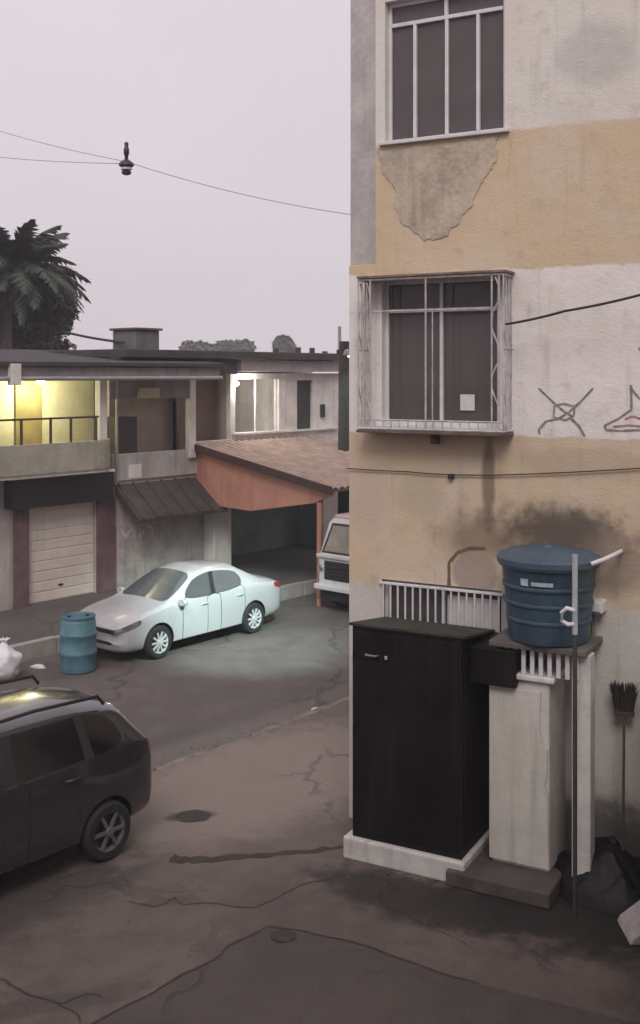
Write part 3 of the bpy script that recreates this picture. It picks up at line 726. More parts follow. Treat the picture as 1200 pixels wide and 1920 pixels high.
box('column', HWL, house, ht(354, .1), ht(365, .1), -.15, .03, ZF - .1, zp, .01)
zc1 = hz(290, 847)[1]
box('centre_parapet', HWL if False else mat('grey_parapet', (.42, .39, .37), .9, .2, 2, .4, streak=.45), house, ht(208), T365 - .002, -.06, .06, zflo - .35, zc1, .01)
box('white_patch', HWL, house, ht(238), ht(262), -.066, -.061, hz(250, 895)[1], hz(250, 870)[1], 0)
# brown panel
box('brown_wall', BRN, house, T365 + .002, T430, .5, .62, ZF, zp + .3, .0)
box('brown_sill', HW, house, T365 + .002, T430, -.06, .06, zflo - .35, hz(395, 826)[1], .01)
# lit white room on the right
zwt = hz(540, 700)[1]
hA = (ht(440), ht(521), z2r, hz(480, 711)[1]); hC = (ht(557), ht(586), z2r - .02, hz(570, 713)[1])
holed('room_wall', HWL, house, T430, TR0, zflo - .3, zwt, [hA, hC], 0, .15)
box('room_post', HWL, house, ht(521) - .02, ht(532), -.06, -.002, z2r, hA[3], .01)
box('room_sill', HWL, house, ht(436), ht(630), -.1, -.003, z2r - .06, z2r, .008)
ROOMM = mat('room_paint', (.35, .315, .29), .8, .1, 2, .1)
box('room_back', ROOMM, house, T430, TR0, 2.2, 2.3, ZF, zwt + .3, 0)
box('room_side', ROOMM, house, T430, T430 + .1, .15, 2.2, ZF, zwt + .3, 0)
box('room_partition', HWL, house, ht(535), ht(535) + .1, .15, 2.2, ZF, zwt, 0)
box('room_door', mat('room_door', (.04, .033, .03), .6, .2, 3, .1), house, hC[0] + .003, hC[1] - .003, .08, .12, z2r, hC[3] - .003)
box('wall_box', DARK, house, ht(600), ht(607), -.06, -.002, hz(603, 782)[1], hz(603, 758)[1], .006)
lampR = sub('room_lamp', house, (ht(453), .25, hA[3] - .12))
MB().lathe([(.05, .08), (.11, .04), (.11, -.03), (.04, -.07)], 16).build('glass', emit('room_bulb', (1, .97, .9), 9), lampR, True)
rl = bpy.data.lights.new('room_light', 'POINT'); rl.energy = 60; rl.color = (1, .95, .86); rl.shadow_soft_size = .08
rlo = bpy.data.objects.new('room_light', rl); C.objects.link(rlo); rlo.parent = lampR; rlo.location = (.1, -.35, -.1)
# beams and roof over the right part
box('roof_beam', mat('pale_beam', (.46, .425, .42), .9, .15, 3, .3, streak=.35), house, ht(452, .25), T640 + .2, -.25, .1, hz(545, 697, .25)[1], hz(545, 676, .25)[1], .01)
zrr = hz(545, 675, .3)[1]
box('roof_slab', ROOFD, house, ht(210), T640 + .3, -.45, 6.0, zrr + .002, zrr + .2, .02)
box('roof_edge', ROOFD, house, ht(200), ht(430), -.3, -.1, zp + .12, zrr, .01)
box('side_wall', HW, house, TR0 - .2, TR0 - .003, .2, 6, WALK_Z, zwt, 0)
box('back_wall', HW, house, TL0, TR0, 6.0, 6.2, WALK_Z, zrr, 0)
for p_ in (520, 562, 588, 612): xx = ht(p_, -1); box('roof_pipe', ROOFD, house, xx - .06, xx + .06, 1, 1.12, zrr + .2, zrr + .28 + random.uniform(.02, .12), .01)
# roof tank
rt = thing('roof_tank', 'grey square tank on the flat roof of the house', 'water tank', HF.w(ht(255, -1.5), -1.5, zrr + .2), HF.rz)
sc = (22.9 + 4 * .75) / FPX
RTW = 26 * sc * 1.15
box('body', mat('fibre_cement', (.13, .125, .125), .9, .25, 4, .4), rt, -RTW, RTW, -.45, .45, .0, .52, .02)
box('lid', mat('fibre_lid', (.09, .085, .09), .9, .25, 4, .4), rt, -RTW - .06, RTW + .06, -.52, .52, .521, .58, .015)
MB().tube([(TL0, -1.02, zp + .03), (T365, -1.02, zp + .03)], .05, 10).build('gutter', GALV, house, True)
MB().tube([(ht(219, .1), -.1, zp + .02), (ht(219, .1), -.1, ZF - .3), (ht(219, .1), -.1, zs0 + .12)], .035, 8).build('downpipe', GALV, house, True)
for xx in (hA[0], hA[1] - .05): box('room_frame', WHITE_MET, house, xx, xx + .05, .03, .09, hA[2], hA[3] - .003, .004)
box('room_frame', WHITE_MET, house, (hA[0] + hA[1]) / 2 - .02, (hA[0] + hA[1]) / 2 + .02, .04, .08, hA[2], hA[3] - .003, .004)
# terracotta lean-to canopy
cano = thing('garage_canopy', 'salmon-sided canopy with a weathered tiled roof reaching towards the street', 'canopy')
Cd = Vector((.80, -.60, 0)).normalized()                 # out from the house
a0 = HF.w(ht(366), 0, 0); 
def on_line(px):                                         # distance along Cd at which a photo column is met
    r = (px - 600) / FPX; return (r * a0.y - a0.x) / (Cd.x - r * Cd.y)
Lc = on_line(622); Wc = 4.6
zA = H - (834 - YH) / FPX * a0.y; e_ = a0 + Cd * Lc; zB = H - (918 - YH) / FPX * e_.y
zb0 = H - (925 - YH) / FPX * a0.y; q2 = a0 + Cd * on_line(470); zb1 = H - (958 - YH) / FPX * q2.y; zb2 = H - (946 - YH) / FPX * e_.y
SAL = mat('salmon_paint', (.45, .205, .155), .85, .16, 1.5, .3, streak=.35)
TIL = mat('weathered_tile', (.32, .23, .19), .9, .22, 3, .4)
def cpt(s_, u_, z): p = a0 + Cd * s_ + U * u_; return (p.x, p.y, z)
prof = [(0.0, zA - .05), (0, zb0), (on_line(392), zb1 + .05), (on_line(470), zb1), (on_line(590), zb2), (Lc, zB - .12), (Lc, zB - .05)]
def side(u0_, u1_, m, nm):
    n_ = len(prof); vs = [cpt(s_, u0_, z) for s_, z in prof] + [cpt(s_, u1_, z) for s_, z in prof]
    return MB().add(vs, [tuple(range(n_)), tuple(range(n_, 2 * n_))[::-1]] + [(i, i + n_, (i + 1) % n_ + n_, (i + 1) % n_) for i in range(n_)]).build(nm, m, cano)
side(0, .12, SAL, 'side_panel'); side(Wc, Wc + .12, SAL, 'side_panel')
dz_ = (zB - zA) / Lc
MB().add([cpt(-.1, -.06, zA - .05), cpt(Lc + .1, -.06, zB - .05), cpt(Lc + .1, Wc + .2, zB - .05), cpt(-.1, Wc + .2, zA - .05),
          cpt(-.1, -.06, zA + .0), cpt(Lc + .1, -.06, zB + .0), cpt(Lc + .1, Wc + .2, zB + .0), cpt(-.1, Wc + .2, zA + .0)],
         [(0, 1, 2, 3), (4, 5, 6, 7), (0, 1, 5, 4), (1, 2, 6, 5), (2, 3, 7, 6), (3, 0, 4, 7)]).build('roof_deck', mat('deck_board', (.10, .05, .04), .9, .3, 4, .3), cano)
# rows of round tiles, one mesh per course
for i in range(20):
    u_ = .02 + i * (Wc / 19.5); pts = []
    o_ = MB(); vs = []; m_ = 12
    for j in range(m_ + 1):
        s_ = -.08 + (Lc + .16) * j / m_; z = zA + dz_ * s_ + .005 + .012 * (j % 2)
        for k in range(5): a_ = PI * k / 4; vs.append(cpt(s_, u_ - math.cos(a_) * .1, z + math.sin(a_) * .06))
    o_.add(vs, [(5 * j + k, 5 * j + k + 1, 5 * j + 6 + k, 5 * j + 5 + k) for j in range(m_) for k in range(4)]).build('tile_course', TIL, cano, True)
MB().add([cpt(a_, b_, (zA if a_ < 0 else zB) + c_) for c_ in (-.1, .075) for (a_, b_) in ((-.1, -.17), (Lc + .1, -.17), (Lc + .1, -.1), (-.1, -.1))],
         [(0, 1, 2, 3), (4, 5, 6, 7), (0, 1, 5, 4), (1, 2, 6, 5), (2, 3, 7, 6), (3, 0, 4, 7)]).build('verge_board', mat('verge_dark', (.045, .018, .017), .8, .3, 4, .2), cano)
for u_ in (.06, Wc + .06):
    MB().tube([cpt(on_line(596), u_, WALK_Z - .3), cpt(on_line(596), u_, zb2 + .02)], .07, 10).build('post', SAL, cano, True)
# dark utility pole
up = thing('utility_pole', 'dark pole rising beside the house at the edge of the flats', 'pole', (.64 + .0, 28.5 - .0, WALK_Z))
up.location.x = (645 - 600) / FPX * 28.5
MB().tube([(0, 0, 0), (0, 0, 3), (0, 0, H - (640 - YH) / FPX * 28.5 - WALK_Z)], [.17, .16, .14], 12).build('shaft', mat('creosote', (.035, .027, .026), .9, .3, 6, .4), up, True)
zt2 = H - (612 - YH) / FPX * 28.5 - WALK_Z
MB().tube([(-.12, 0, zt2 - .6), (-.12, 0, zt2)], .045, 8).build('pipe', GALV, up, True)
box('crossarm', MATS['creosote'], up, -.2, 1.1, -.06, .06, zt2 - .75, zt2 - .62)

# ================================================================== VEHICLES
def car(name, label, cat, rows, mats, wheels, wr, loc, heading, glass_cols, doors, lights, handles, group=None, rim_n=10, extra=None, tw=.2, half=.78):
    root = thing(name, label, cat, loc, heading, group)
    slots = ['paint', 'side', 'wind', 'rear', 'head', 'tail', 'doorf', 'doorr', 'trim', 'hood', 'bump', 'roof']
    cols = 11; cage_ = []
    for R in rows:
        xb, xt, w, zb, z3, z4, z5, y6, z6, z7, z8 = R
        y5 = w * .955; P = [(xb, 0, zb), (xb, w * .8, zb), (xb, w * .975, zb + .09), (xb, w, z3), (xb, w * .99, z4), (xb, y5, z5)]
        for f in (.045, .945): P.append((xb + (xt - xb) * f, y5 + (y6 - y5) * f + .02 * (4 * f * (1 - f)), z5 + (z6 - z5) * f))
        P += [(xt, y6, z6), (xt, y6 * .62, z7), (xt, 0, z8)]
        cage_.append(P)
    bm = bmesh.new(); V = {}
    for i, P in enumerate(cage_):
        for j, p in enumerate(P):
            V[i, j, 1] = bm.verts.new(p)
            V[i, j, -1] = V[i, j, 1] if j in (0, cols - 1) else bm.verts.new((p[0], -p[1], p[2]))
    nr = len(rows)
    for s_ in (1, -1):
        for i in range(nr - 1):
            for j in range(cols - 1):
                q_ = [V[i, j, s_], V[i + 1, j, s_], V[i + 1, j + 1, s_], V[i, j + 1, s_]]
                if s_ < 0: q_.reverse()
                f = bm.faces.new(q_); f.material_index = slots.index(glass_cols(i, j))
    for i, rev in ((0, False), (nr - 1, True)):
        for j in range(cols - 1):
            q_ = []
            for v in (V[i, j, 1], V[i, j + 1, 1], V[i, j + 1, -1], V[i, j, -1]):
                if v not in q_: q_.append(v)
            f = bm.faces.new(q_ if not rev else q_[::-1]); f.material_index = slots.index(glass_cols(-1 if not rev else nr - 1, j))
    cl = bm.edges.layers.float.new('crease_edge')
    for e in bm.edges:
        if len(e.link_faces) == 2 and e.link_faces[0].material_index != e.link_faces[1].material_index:
            ms = {slots[f.material_index] for f in e.link_faces}
            e[cl] = .75 if ms & {'side', 'wind', 'rear', 'trim', 'head', 'tail'} else .0
    bmesh.ops.recalc_face_normals(bm, faces=bm.faces)
    me = bpy.data.meshes.new('cage'); bm.to_mesh(me); bm.free()
    dummy = [mats.get(s_, mats['paint']) for s_ in slots]
    for m_ in dummy: me.materials.append(m_)
    ob = bpy.data.objects.new('cage', me); C.objects.link(ob)
    ss = ob.modifiers.new('s', 'SUBSURF'); ss.levels = 2; ss.render_levels = 2
    cut = bmesh.new()
    for wx in wheels:
        for sy in (1, -1):
            r_ = bmesh.ops.create_cone(cut, cap_ends=True, segments=40, radius1=wr * 1.16, radius2=wr * 1.16, depth=.5,
                                       matrix=Matrix.Translation((wx, sy * (half + .12), wr * 1.02)) @ Matrix.Rotation(PI / 2, 4, 'X'))
    for f in cut.faces: f.material_index = slots.index('trim')
    cme = bpy.data.meshes.new('cut'); cut.to_mesh(cme); cut.free()
    for m_ in dummy: cme.materials.append(m_)
    co = bpy.data.objects.new('cut', cme); C.objects.link(co)
    bo = ob.modifiers.new('b', 'BOOLEAN'); bo.object = co; bo.operation = 'DIFFERENCE'; bo.solver = 'EXACT'
    dg = bpy.context.evaluated_depsgraph_get(); dg.update()
    ev = bpy.data.meshes.new_from_object(ob.evaluated_get(dg))
    bpy.data.objects.remove(ob); bpy.data.objects.remove(co)
    names = {'paint': 'body', 'side': 'side_window', 'wind': 'windscreen', 'rear': 'rear_window', 'head': 'headlight', 'tail': 'tail_light',
             'doorf': 'door', 'doorr': 'door', 'trim': 'trim', 'hood': 'bonnet', 'bump': 'bumper', 'roof': 'roof_panel'}
    src = bmesh.new(); src.from_mesh(ev); src.faces.ensure_lookup_table()
    seen = set(); groups = {}
    for f in src.faces:
        if f.index in seen: continue
        k = f.material_index; st_ = [f]; seen.add(f.index); isl = []
        while st_:
            g = st_.pop(); isl.append(g)
            for e in g.edges:
                for h in e.link_faces:
                    if h.index not in seen and h.material_index == k: seen.add(h.index); st_.append(h)
        groups.setdefault(k, []).append(isl)
    made = {}
    for k, isls in groups.items():
        s_ = slots[k]
        if s_ in ('paint', 'trim', 'bump', 'roof', 'hood'): isls = [sum(isls, [])]
        for isl in isls:
            vm = {}; vs = []; fs = []
            for f in isl:
                idx = []
                for v in f.verts:
                    if v not in vm:
                        vm[v] = len(vs); off_ = v.normal * (.004 if s_.startswith('door') else 0); vs.append(v.co + off_)
                    idx.append(vm[v])
                fs.append(idx)
            o = MB().add(vs, fs).build(names[s_], mats.get(s_, mats['paint']), root, True, fix=False)
            made.setdefault(s_, []).append(o)
            if s_.startswith('door') and len(isl) > 20:
                fsx = set(isl); q_ = MB(); cy = sum(v.co.y for v in vm) / len(vm)
                for f in isl:
                    for e in f.edges:
                        if sum(h in fsx for h in e.link_faces) == 1:
                            v0, v1 = e.verts
                            q_.tube([v0.co + v0.normal * .003, v1.co + v1.normal * .003], .0055, 5, cap=False)
                if q_.v: q_.build('door_seam', TRIM, o)
    src.free()
    # wheels
    tyre = None
    for wx in wheels:
        for sy in (1, -1):
            w_ = sub('wheel', root, (wx, sy * half, wr), (0, 0, 0 if sy < 0 else PI))
            if tyre is None:
                tyre = MB().lathe([(wr * .66, -tw / 2), (wr * .9, -tw / 2), (wr * .985, -tw * .36), (wr, 0), (wr * .985, tw * .36), (wr * .9, tw / 2), (wr * .66, tw / 2)], 32, axis='y', cap=False).build('tyre', RUBBER, w_, True)
                q_ = MB()
                q_.lathe([(wr * .7, -tw * .5), (wr * .7, -tw * .42), (wr * .6, -tw * .36), (wr * .6, tw * .3), (wr * .1, tw * .3)], 32, axis='y', cap=False)
                for n_ in range(rim_n):
                    a_ = 2 * PI * n_ / rim_n; M_ = Matrix.Rotation(a_, 4, 'Y')
                    q_.box(.03, wr * .64, -tw * .48, -tw * .36, -wr * .06, wr * .06, M_)
                q_.lathe([(wr * .17, -tw * .5), (wr * .15, -tw * .54), (.001, -tw * .54)], 16, axis='y')
                rim = q_.build('rim', mats.get('rim', CHROME), w_)
                gap = MB().lathe([(wr * .598, -tw * .2), (wr * .001, -tw * .19)], 24, axis='y').build('brake_disc', DARK, w_)
            else:
                for s2 in (tyre, rim, gap): copy_obj(s2, w_)
    for sy in (1, -1):
        for (hx, hy, hz_) in handles: MB().tube([(hx - .09, sy * hy, hz_), (hx - .05, sy * (hy + .025), hz_ + .004), (hx + .05, sy * (hy + .025), hz_ + .004), (hx + .09, sy * hy, hz_)], .013, 8).build('handle', mats.get('handle', mats['paint']), root, True)
    if extra: extra(root)
    return root
def grid_pick(spec):
    """face kind from (row interval, column) ; first match wins"""
    def f(i, j):
        for kind, rs, cs in spec:
            if i in rs and j in cs: return kind
        return 'paint'
    return f
# row: xb xt w zb z3 z4 z5 y6 z6 z7 z8
sed = [
 (2.13, 2.08, .60, .26, .42, .56, .645, .42, .665, .68, .685),
 (2.00, 1.97, .79, .18, .46, .62, .72, .60, .745, .765, .775),
 (1.68, 1.66, .835, .17, .52, .71, .825, .66, .86, .885, .895),
 (1.275, 1.27, .845, .17, .54, .76, .885, .69, .92, .95, .96),
 (.98, 1.02, .845, .17, .55, .79, .925, .71, .955, .99, 1.005),
 (.82, .20, .845, .17, .55, .80, .935, .565, 1.37, 1.42, 1.435),
 (-.10, -.20, .845, .17, .55, .81, .945, .585, 1.425, 1.475, 1.487),
 (-.19, -.28, .845, .17, .55, .81, .948, .585, 1.425, 1.475, 1.487),
 (-1.10, -.98, .845, .17, .55, .83, .965, .565, 1.365, 1.42, 1.435),
 (-1.42, -1.66, .84, .18, .55, .845, .98, .62, 1.035, 1.06, 1.07),
 (-1.90, -1.92, .825, .20, .55, .85, .97, .61, 1.01, 1.04, 1.05),
 (-2.18, -2.14, .77, .24, .52, .80, .91, .56, .955, .975, .985),
 (-2.26, -2.19, .66, .30, .48, .70, .80, .50, .845, .86, .865)]
sed_pick = grid_pick([
 ('trim', {-1}, {2, 4}), ('head', {0, 1}, {4}), ('tail', {10, 11}, {4}),
 ('side', {5, 7}, {6}), ('trim', {6}, {6}), ('wind', {4}, {8, 9}), ('rear', {8}, {8, 9}),
 ('doorf', {5}, {2, 3, 4, 5, 7}), ('doorr', {7}, {2, 3, 4, 5, 7}), ('hood', {1, 2, 3}, {8, 9}), ('bump', {-1, 0}, {0, 1, 2, 3}), ('trim', {4, 5, 6, 7, 8}, {0, 1})])
SILV = mat('silver_car_paint', (.52, .505, .515), .3, .05, 1.5, 0, metal=.15, coat=.8)
CGL = mat('car_glass', (.09, .092, .095), .06, .15, 2, 0, coat=1.0)
HLM = mat('headlamp_glass', (.22, .22, .23), .08, .5, 16, 0, metal=.5, coat=1.0)
TLM = mat('tail_red', (.35, .03, .03), .2, .15, 8, 0)
TRIM = mat('black_trim', (.014, .014, .015), .6, .2, 10, .1)
smats = {'paint': SILV, 'side': CGL, 'wind': CGL, 'rear': CGL, 'head': HLM, 'tail': TLM, 'trim': TRIM}
def car_extra(mx, my, mz, paint, plate_x, plate_z, front_x, front_z, rails=None):
    def f(root):
        for sy in (1, -1):
            q_ = MB().lathe([(.001, -.07), (.06, -.06), (.085, -.01), (.085, .03), (.075, .045)], 14, axis='x')
            m_ = q_.build('mirror', paint, root, True); m_.location = (mx, sy * (my + .1), mz); m_.scale = (1, 1.25, .8)
            MB().tube([(mx, sy * (my - .04), mz - .05), (mx, sy * (my + .06), mz - .02)], .02, 8).build('mirror_arm', TRIM, root)
        PLT = mat('number_plate', (.5, .5, .5), .5, .15, 20, 0)
        box('number_plate', PLT, root, plate_x - .012, plate_x, -.2, .2, plate_z - .06, plate_z + .06)
        box('number_plate', PLT, root, front_x, front_x + .012, -.2, .2, front_z - .06, front_z + .06)
        if rails:
            x0_, x1_, y_, z_ = rails
            for sy in (1, -1):
                MB().tube([(x0_, sy * y_, z_ - .07), (x0_ - .08, sy * y_, z_ + .03), ((x0_ + x1_) / 2, sy * y_, z_ + .055), (x1_ + .08, sy * y_, z_ + .02), (x1_, sy * y_, z_ - .08)], .02, 8).build('roof_rail', TRIM, root, True)
    return f
fw = gp(302, 1236, ROAD_Z); rw = gp(478, 1188, ROAD_Z)
ax = (fw - rw); ax.z = 0; ax.normalize(); left = Vector((-ax.y, ax.x, 0))      # left side of the car faces us
mid = (fw + rw) / 2
sgn = 1 if (left.dot(-mid) > 0) else -1
cpos = mid - left * sgn * .86
cpos.z = ROAD_Z
sedan = car('parked_car', 'silver-white saloon car parked across the street, lit by lamplight', 'car', sed, smats, (1.275, -1.275), .31, cpos, math.atan2(ax.y, ax.x),
    sed_pick, None, None, [(.12, .835, .84), (-.86, .835, .855)], extra=car_extra(.75, .80, .97, SILV, -2.235, .72, 2.1, .42), half=.75)
# dark people carrier in the near corner
suv = [
 (2.20, 2.15, .62, .30, .52, .70, .80, .42, .83, .85, .86),
 (2.05, 2.02, .82, .23, .56, .77, .88, .60, .92, .945, .955),
 (1.68, 1.66, .88, .22, .62, .86, 1.0, .68, 1.05, 1.075, 1.085),
 (1.32, 1.30, .89, .22, .64, .90, 1.05, .70, 1.10, 1.125, 1.135),
 (1.05, 1.12, .89, .22, .65, .92, 1.07, .72, 1.12, 1.15, 1.165),
 (.88, .42, .89, .22, .65, .93, 1.075, .62, 1.55, 1.615, 1.63),
 (-.08, -.12, .89, .22, .65, .94, 1.085, .635, 1.60, 1.67, 1.685),
 (-.18, -.21, .89, .22, .65, .94, 1.087, .635, 1.60, 1.67, 1.685),
 (-1.05, -1.02, .89, .22, .65, .95, 1.105, .625, 1.585, 1.655, 1.67),
 (-1.14, -1.10, .89, .22, .65, .95, 1.108, .622, 1.58, 1.65, 1.665),
 (-1.66, -1.46, .875, .24, .65, .96, 1.13, .60, 1.52, 1.60, 1.615),
 (-1.90, -1.66, .85, .27, .65, .96, 1.13, .62, 1.48, 1.54, 1.55),
 (-1.98, -1.92, .81, .30, .62, .90, 1.06, .66, 1.13, 1.16, 1.17),
 (-2.02, -1.98, .70, .36, .56, .78, .90, .55, .98, 1.0, 1.01)]
suv_pick = grid_pick([
 ('trim', {-1}, {2, 4}), ('head', {0, 1}, {4}), ('tail', {11, 12}, {4, 5}),
 ('side', {5, 7, 9}, {6}), ('trim', {6, 8}, {6}), ('wind', {4}, {8, 9}), ('rear', {11}, {8, 9}),
 ('doorf', {5}, {2, 3, 4, 5, 7}), ('doorr', {7}, {2, 3, 4, 5, 7}), ('hood', {1, 2, 3}, {8, 9}), ('bump', {-1, 0}, {0, 1, 2, 3}), ('trim', {4, 5, 6, 7, 8}, {0, 1})])
GRAPH = mat('graphite_paint', (.024, .023, .026), .25, .12, 1.5, 0, metal=.0, coat=1.0)
TINT = mat('tinted_glass', (.008, .007, .008), .07, .1, 2, 0)
vm = {'paint': GRAPH, 'side': TINT, 'wind': TINT, 'rear': TINT, 'head': HLM, 'tail': TLM, 'trim': TRIM, 'rim': mat('dull_alloy', (.16, .16, .165), .4, .15, 8, 0, metal=.25)}
rwp = gp(206, 1614); vax = -Vector((.645, .764, 0)).normalized(); vleft = Vector((-vax.y, vax.x, 0))
vs_ = 1 if vleft.dot(-rwp) > 0 else -1
vpos = rwp - vax * (-1.3) - vleft * vs_ * .9
suvo = car('people_carrier', 'dark graphite people carrier with tinted windows parked on the near pavement', 'car', suv, vm, (1.36, -1.3), .31, vpos, math.atan2(vax.y, vax.x),
    suv_pick, None, None, [(.12, .885, .99), (-.82, .885, 1.0)], extra=car_extra(.82, .84, 1.12, GRAPH, -2.005, .8, 2.17, .5, (.35, -1.45, .60, 1.66)), rim_n=6, tw=.21, half=.80)
# flat-fronted van, mostly hidden by the flats
tk_o = gp(596, 1144, ROAD_Z); tk = thing('delivery_van', 'pale flat-fronted van just behind the corner of the flats', 'van', (tk_o.x, tk_o.y, ROAD_Z), math.atan2(U.y, U.x))
# local: x away along the street, y across (negative = towards us), origin at the front far corner
TKW = mat('van_white', (.60, .56, .57), .45, .1, 3, .05, streak=.35); TKP = mat('van_roof', (.56, .47, .46), .5, .12, 3, .05, streak=.25)
Wt = 1.72
prof_v = [(.05, .42), (0.0, .6), (0.0, 1.2), (.06, 1.3), (.36, 1.93), (.5, 2.03), (2.2, 2.07), (4.0, 2.03), (4.12, 1.9), (4.2, 1.2), (4.2, .42)]
MB().prism(prof_v, -.0, -Wt, 'xz').build('body', TKW, tk, bevel=.06)
def on_glass(f, d=.0): return (.06 + .30 * f - .012 - d, 1.3 + .63 * f)
(xa, za), (xb, zb_) = on_glass(.06), on_glass(.93); (xc, zc_), (xd, zd) = on_glass(.0), on_glass(1.0)
def sheet4(nm, m, xa, za, xb, zb_, y0, y1, y2, y3, par=tk): return MB().add([(xa, y0, za), (xa, y1, za), (xb, y2, zb_), (xb, y3, zb_), (xa + .02, y0, za), (xa + .02, y1, za), (xb + .02, y2, zb_), (xb + .02, y3, zb_)], [(0, 1, 2, 3), (4, 5, 6, 7), (0, 1, 5, 4), (1, 2, 6, 5), (2, 3, 7, 6), (3, 0, 4, 7)]).build(nm, m, par)
sheet4('windscreen_seal', TRIM, xc, zc_, xd, zd, -.07, -(Wt - .07), -(Wt - .13), -.13)
sheet4('windscreen', mat('van_glass', (.2, .18, .175), .08, .2, 3, 0, coat=.6), xa - .014, za, xb - .014, zb_, -.14, -(Wt - .14), -(Wt - .19), -.19)
box('roof_cap', TKP, tk, .5, 3.95, -(Wt - .06), -.06, 2.02, 2.1, .03)
box('belt_bar', TKW, tk, -.05, .03, -(Wt + .01), .01, 1.2, 1.28, .015)
box('grille', DARK, tk, -.012, .01, -(Wt - .2), -.2, .72, 1.14)
for k in range(5): box('grille_bar', TRIM, tk, -.024, -.0125, -(Wt - .2), -.2, .75 + k * .08, .775 + k * .08)
box('bumper', TKW, tk, -.12, .02, -(Wt + .03), .03, .50, .62, .025)
box('dark_panel', TRIM, tk, .02, .1, -(Wt - .05), -.05, .25, .499, .02)  # dark panel below the bumper
for yc in (-.1, -(Wt - .1)):
    hl = MB().lathe([(.001, -.03), (.05, -.026), (.068, -.012), (.072, .004)], 20, (0, yc, .96), 'x').build('headlamp', HLM, tk, True)
    MB().lathe([(.072, -.002), (.075, -.02), (.088, -.016), (.09, .004)], 20, (0, yc, .96), 'x', cap=False).build('bezel', CHROME, hl, True)
for yy in (-.001, -Wt + .001):
    sg = -1 if yy < -.5 else 1
    for (x0_, x1_) in ((.55, 1.3), (1.45, 2.7), (2.85, 3.9)): box('side_window', CGL, tk, x0_, x1_, min(yy, yy + sg * .008), max(yy, yy + sg * .008), 1.35, 1.82, .003)
ty = None
for wx in (.72, 3.3):
    for yy in (-.1, -(Wt - .1)):
        w_ = sub('wheel', tk, (wx, yy, .32))
        if ty is None:
            ty = MB().lathe([(.19, -.11), (.28, -.11), (.315, -.06), (.32, 0), (.315, .06), (.28, .11), (.19, .11)], 28, axis='y', cap=False).build('tyre', RUBBER, w_, True)
            rm = MB().lathe([(.2, -.1), (.17, -.05), (.08, -.08), (.001, -.08), (.08, .08), (.17, .05), (.2, .1)], 24, axis='y').build('rim', TKW, w_, True)
        else: copy_obj(ty, w_); copy_obj(rm, w_)

# ================================================================== STREET THINGS
# wall lamp on the street side of the flats: its light falls on the parked saloon
lp = B.o + B.n * 2.6 - B.a * .002; SLZ = 5.4
lamp = thing('street_lamp', 'cool white street lamp bracketed to the street side of the flats', 'street lamp', (lp.x, lp.y, SLZ), B.rz)
MB().tube([(0, 0, -.3), (-.3, 0, .0), (-.9, 0, .12)], .03, 10).build('arm', GALV, lamp, True)
box('wall_plate', GALV, lamp, -.03, -.001, -.08, .08, -.45, -.15, .004)
hd = MB().prism([(-1.35, .06), (-1.32, .14), (-1.0, .2), (-.82, .16), (-.82, .08), (-1.3, .05)], -.11, .11, 'xz').build('lamp_head', GALV, lamp, bevel=.02)
box('lens', emit('led_lens', (.75, 1, .97), 8), hd, -1.28, -.95, -.08, .08, .035, .05, .004)
sp = bpy.data.lights.new('street_light', 'SPOT'); sp.energy = 6800; sp.color = (.70, 1.0, .96); sp.spot_size = math.radians(42); sp.spot_blend = 1.0; sp.shadow_soft_size = .12
spo = bpy.data.objects.new('street_light', sp); C.objects.link(spo)
spw = Matrix.Translation(lamp.location) @ Matrix.Rotation(B.rz, 4, 'Z') @ Vector((-1.12, 0, .0))
tgt = rw.lerp(fw, .2) - N * .1 + Vector((0, 0, .35))
spo.location = spw; spo.rotation_euler = (spw - tgt).to_track_quat('Z', 'Y').to_euler()
# blue drum
dp = gp(147, 1257, ROAD_Z)
dr = thing('plastic_drum', 'faded blue plastic drum standing in front of the pale saloon', 'drum', dp)
DB = mat('drum_blue', (.085, .19, .235), .55, .22, 4, .15, streak=.3)
MB().lathe([(.27, 0), (.3, .02), (.315, .1), (.315, .3), (.33, .32), (.33, .36), (.315, .38), (.315, .62), (.33, .64), (.33, .68), (.312, .7), (.305, .88), (.29, .93), (.27, .95)], 32).build('body', DB, dr, True)
MB().lathe([(.285, .945), (.3, .95), (.3, .985), (.28, .99), (.265, .965), (.0, .962)], 32).build('lid', mat('drum_lid', (.075, .15, .19), .55, .2, 4, .1), dr, True)
for a_ in (.4, 3.4): MB().lathe([(.035, .965), (.035, .985), (.0, .985)], 12, (.16 * math.cos(a_), .16 * math.sin(a_), 0)).build('bung', TRIM, dr)
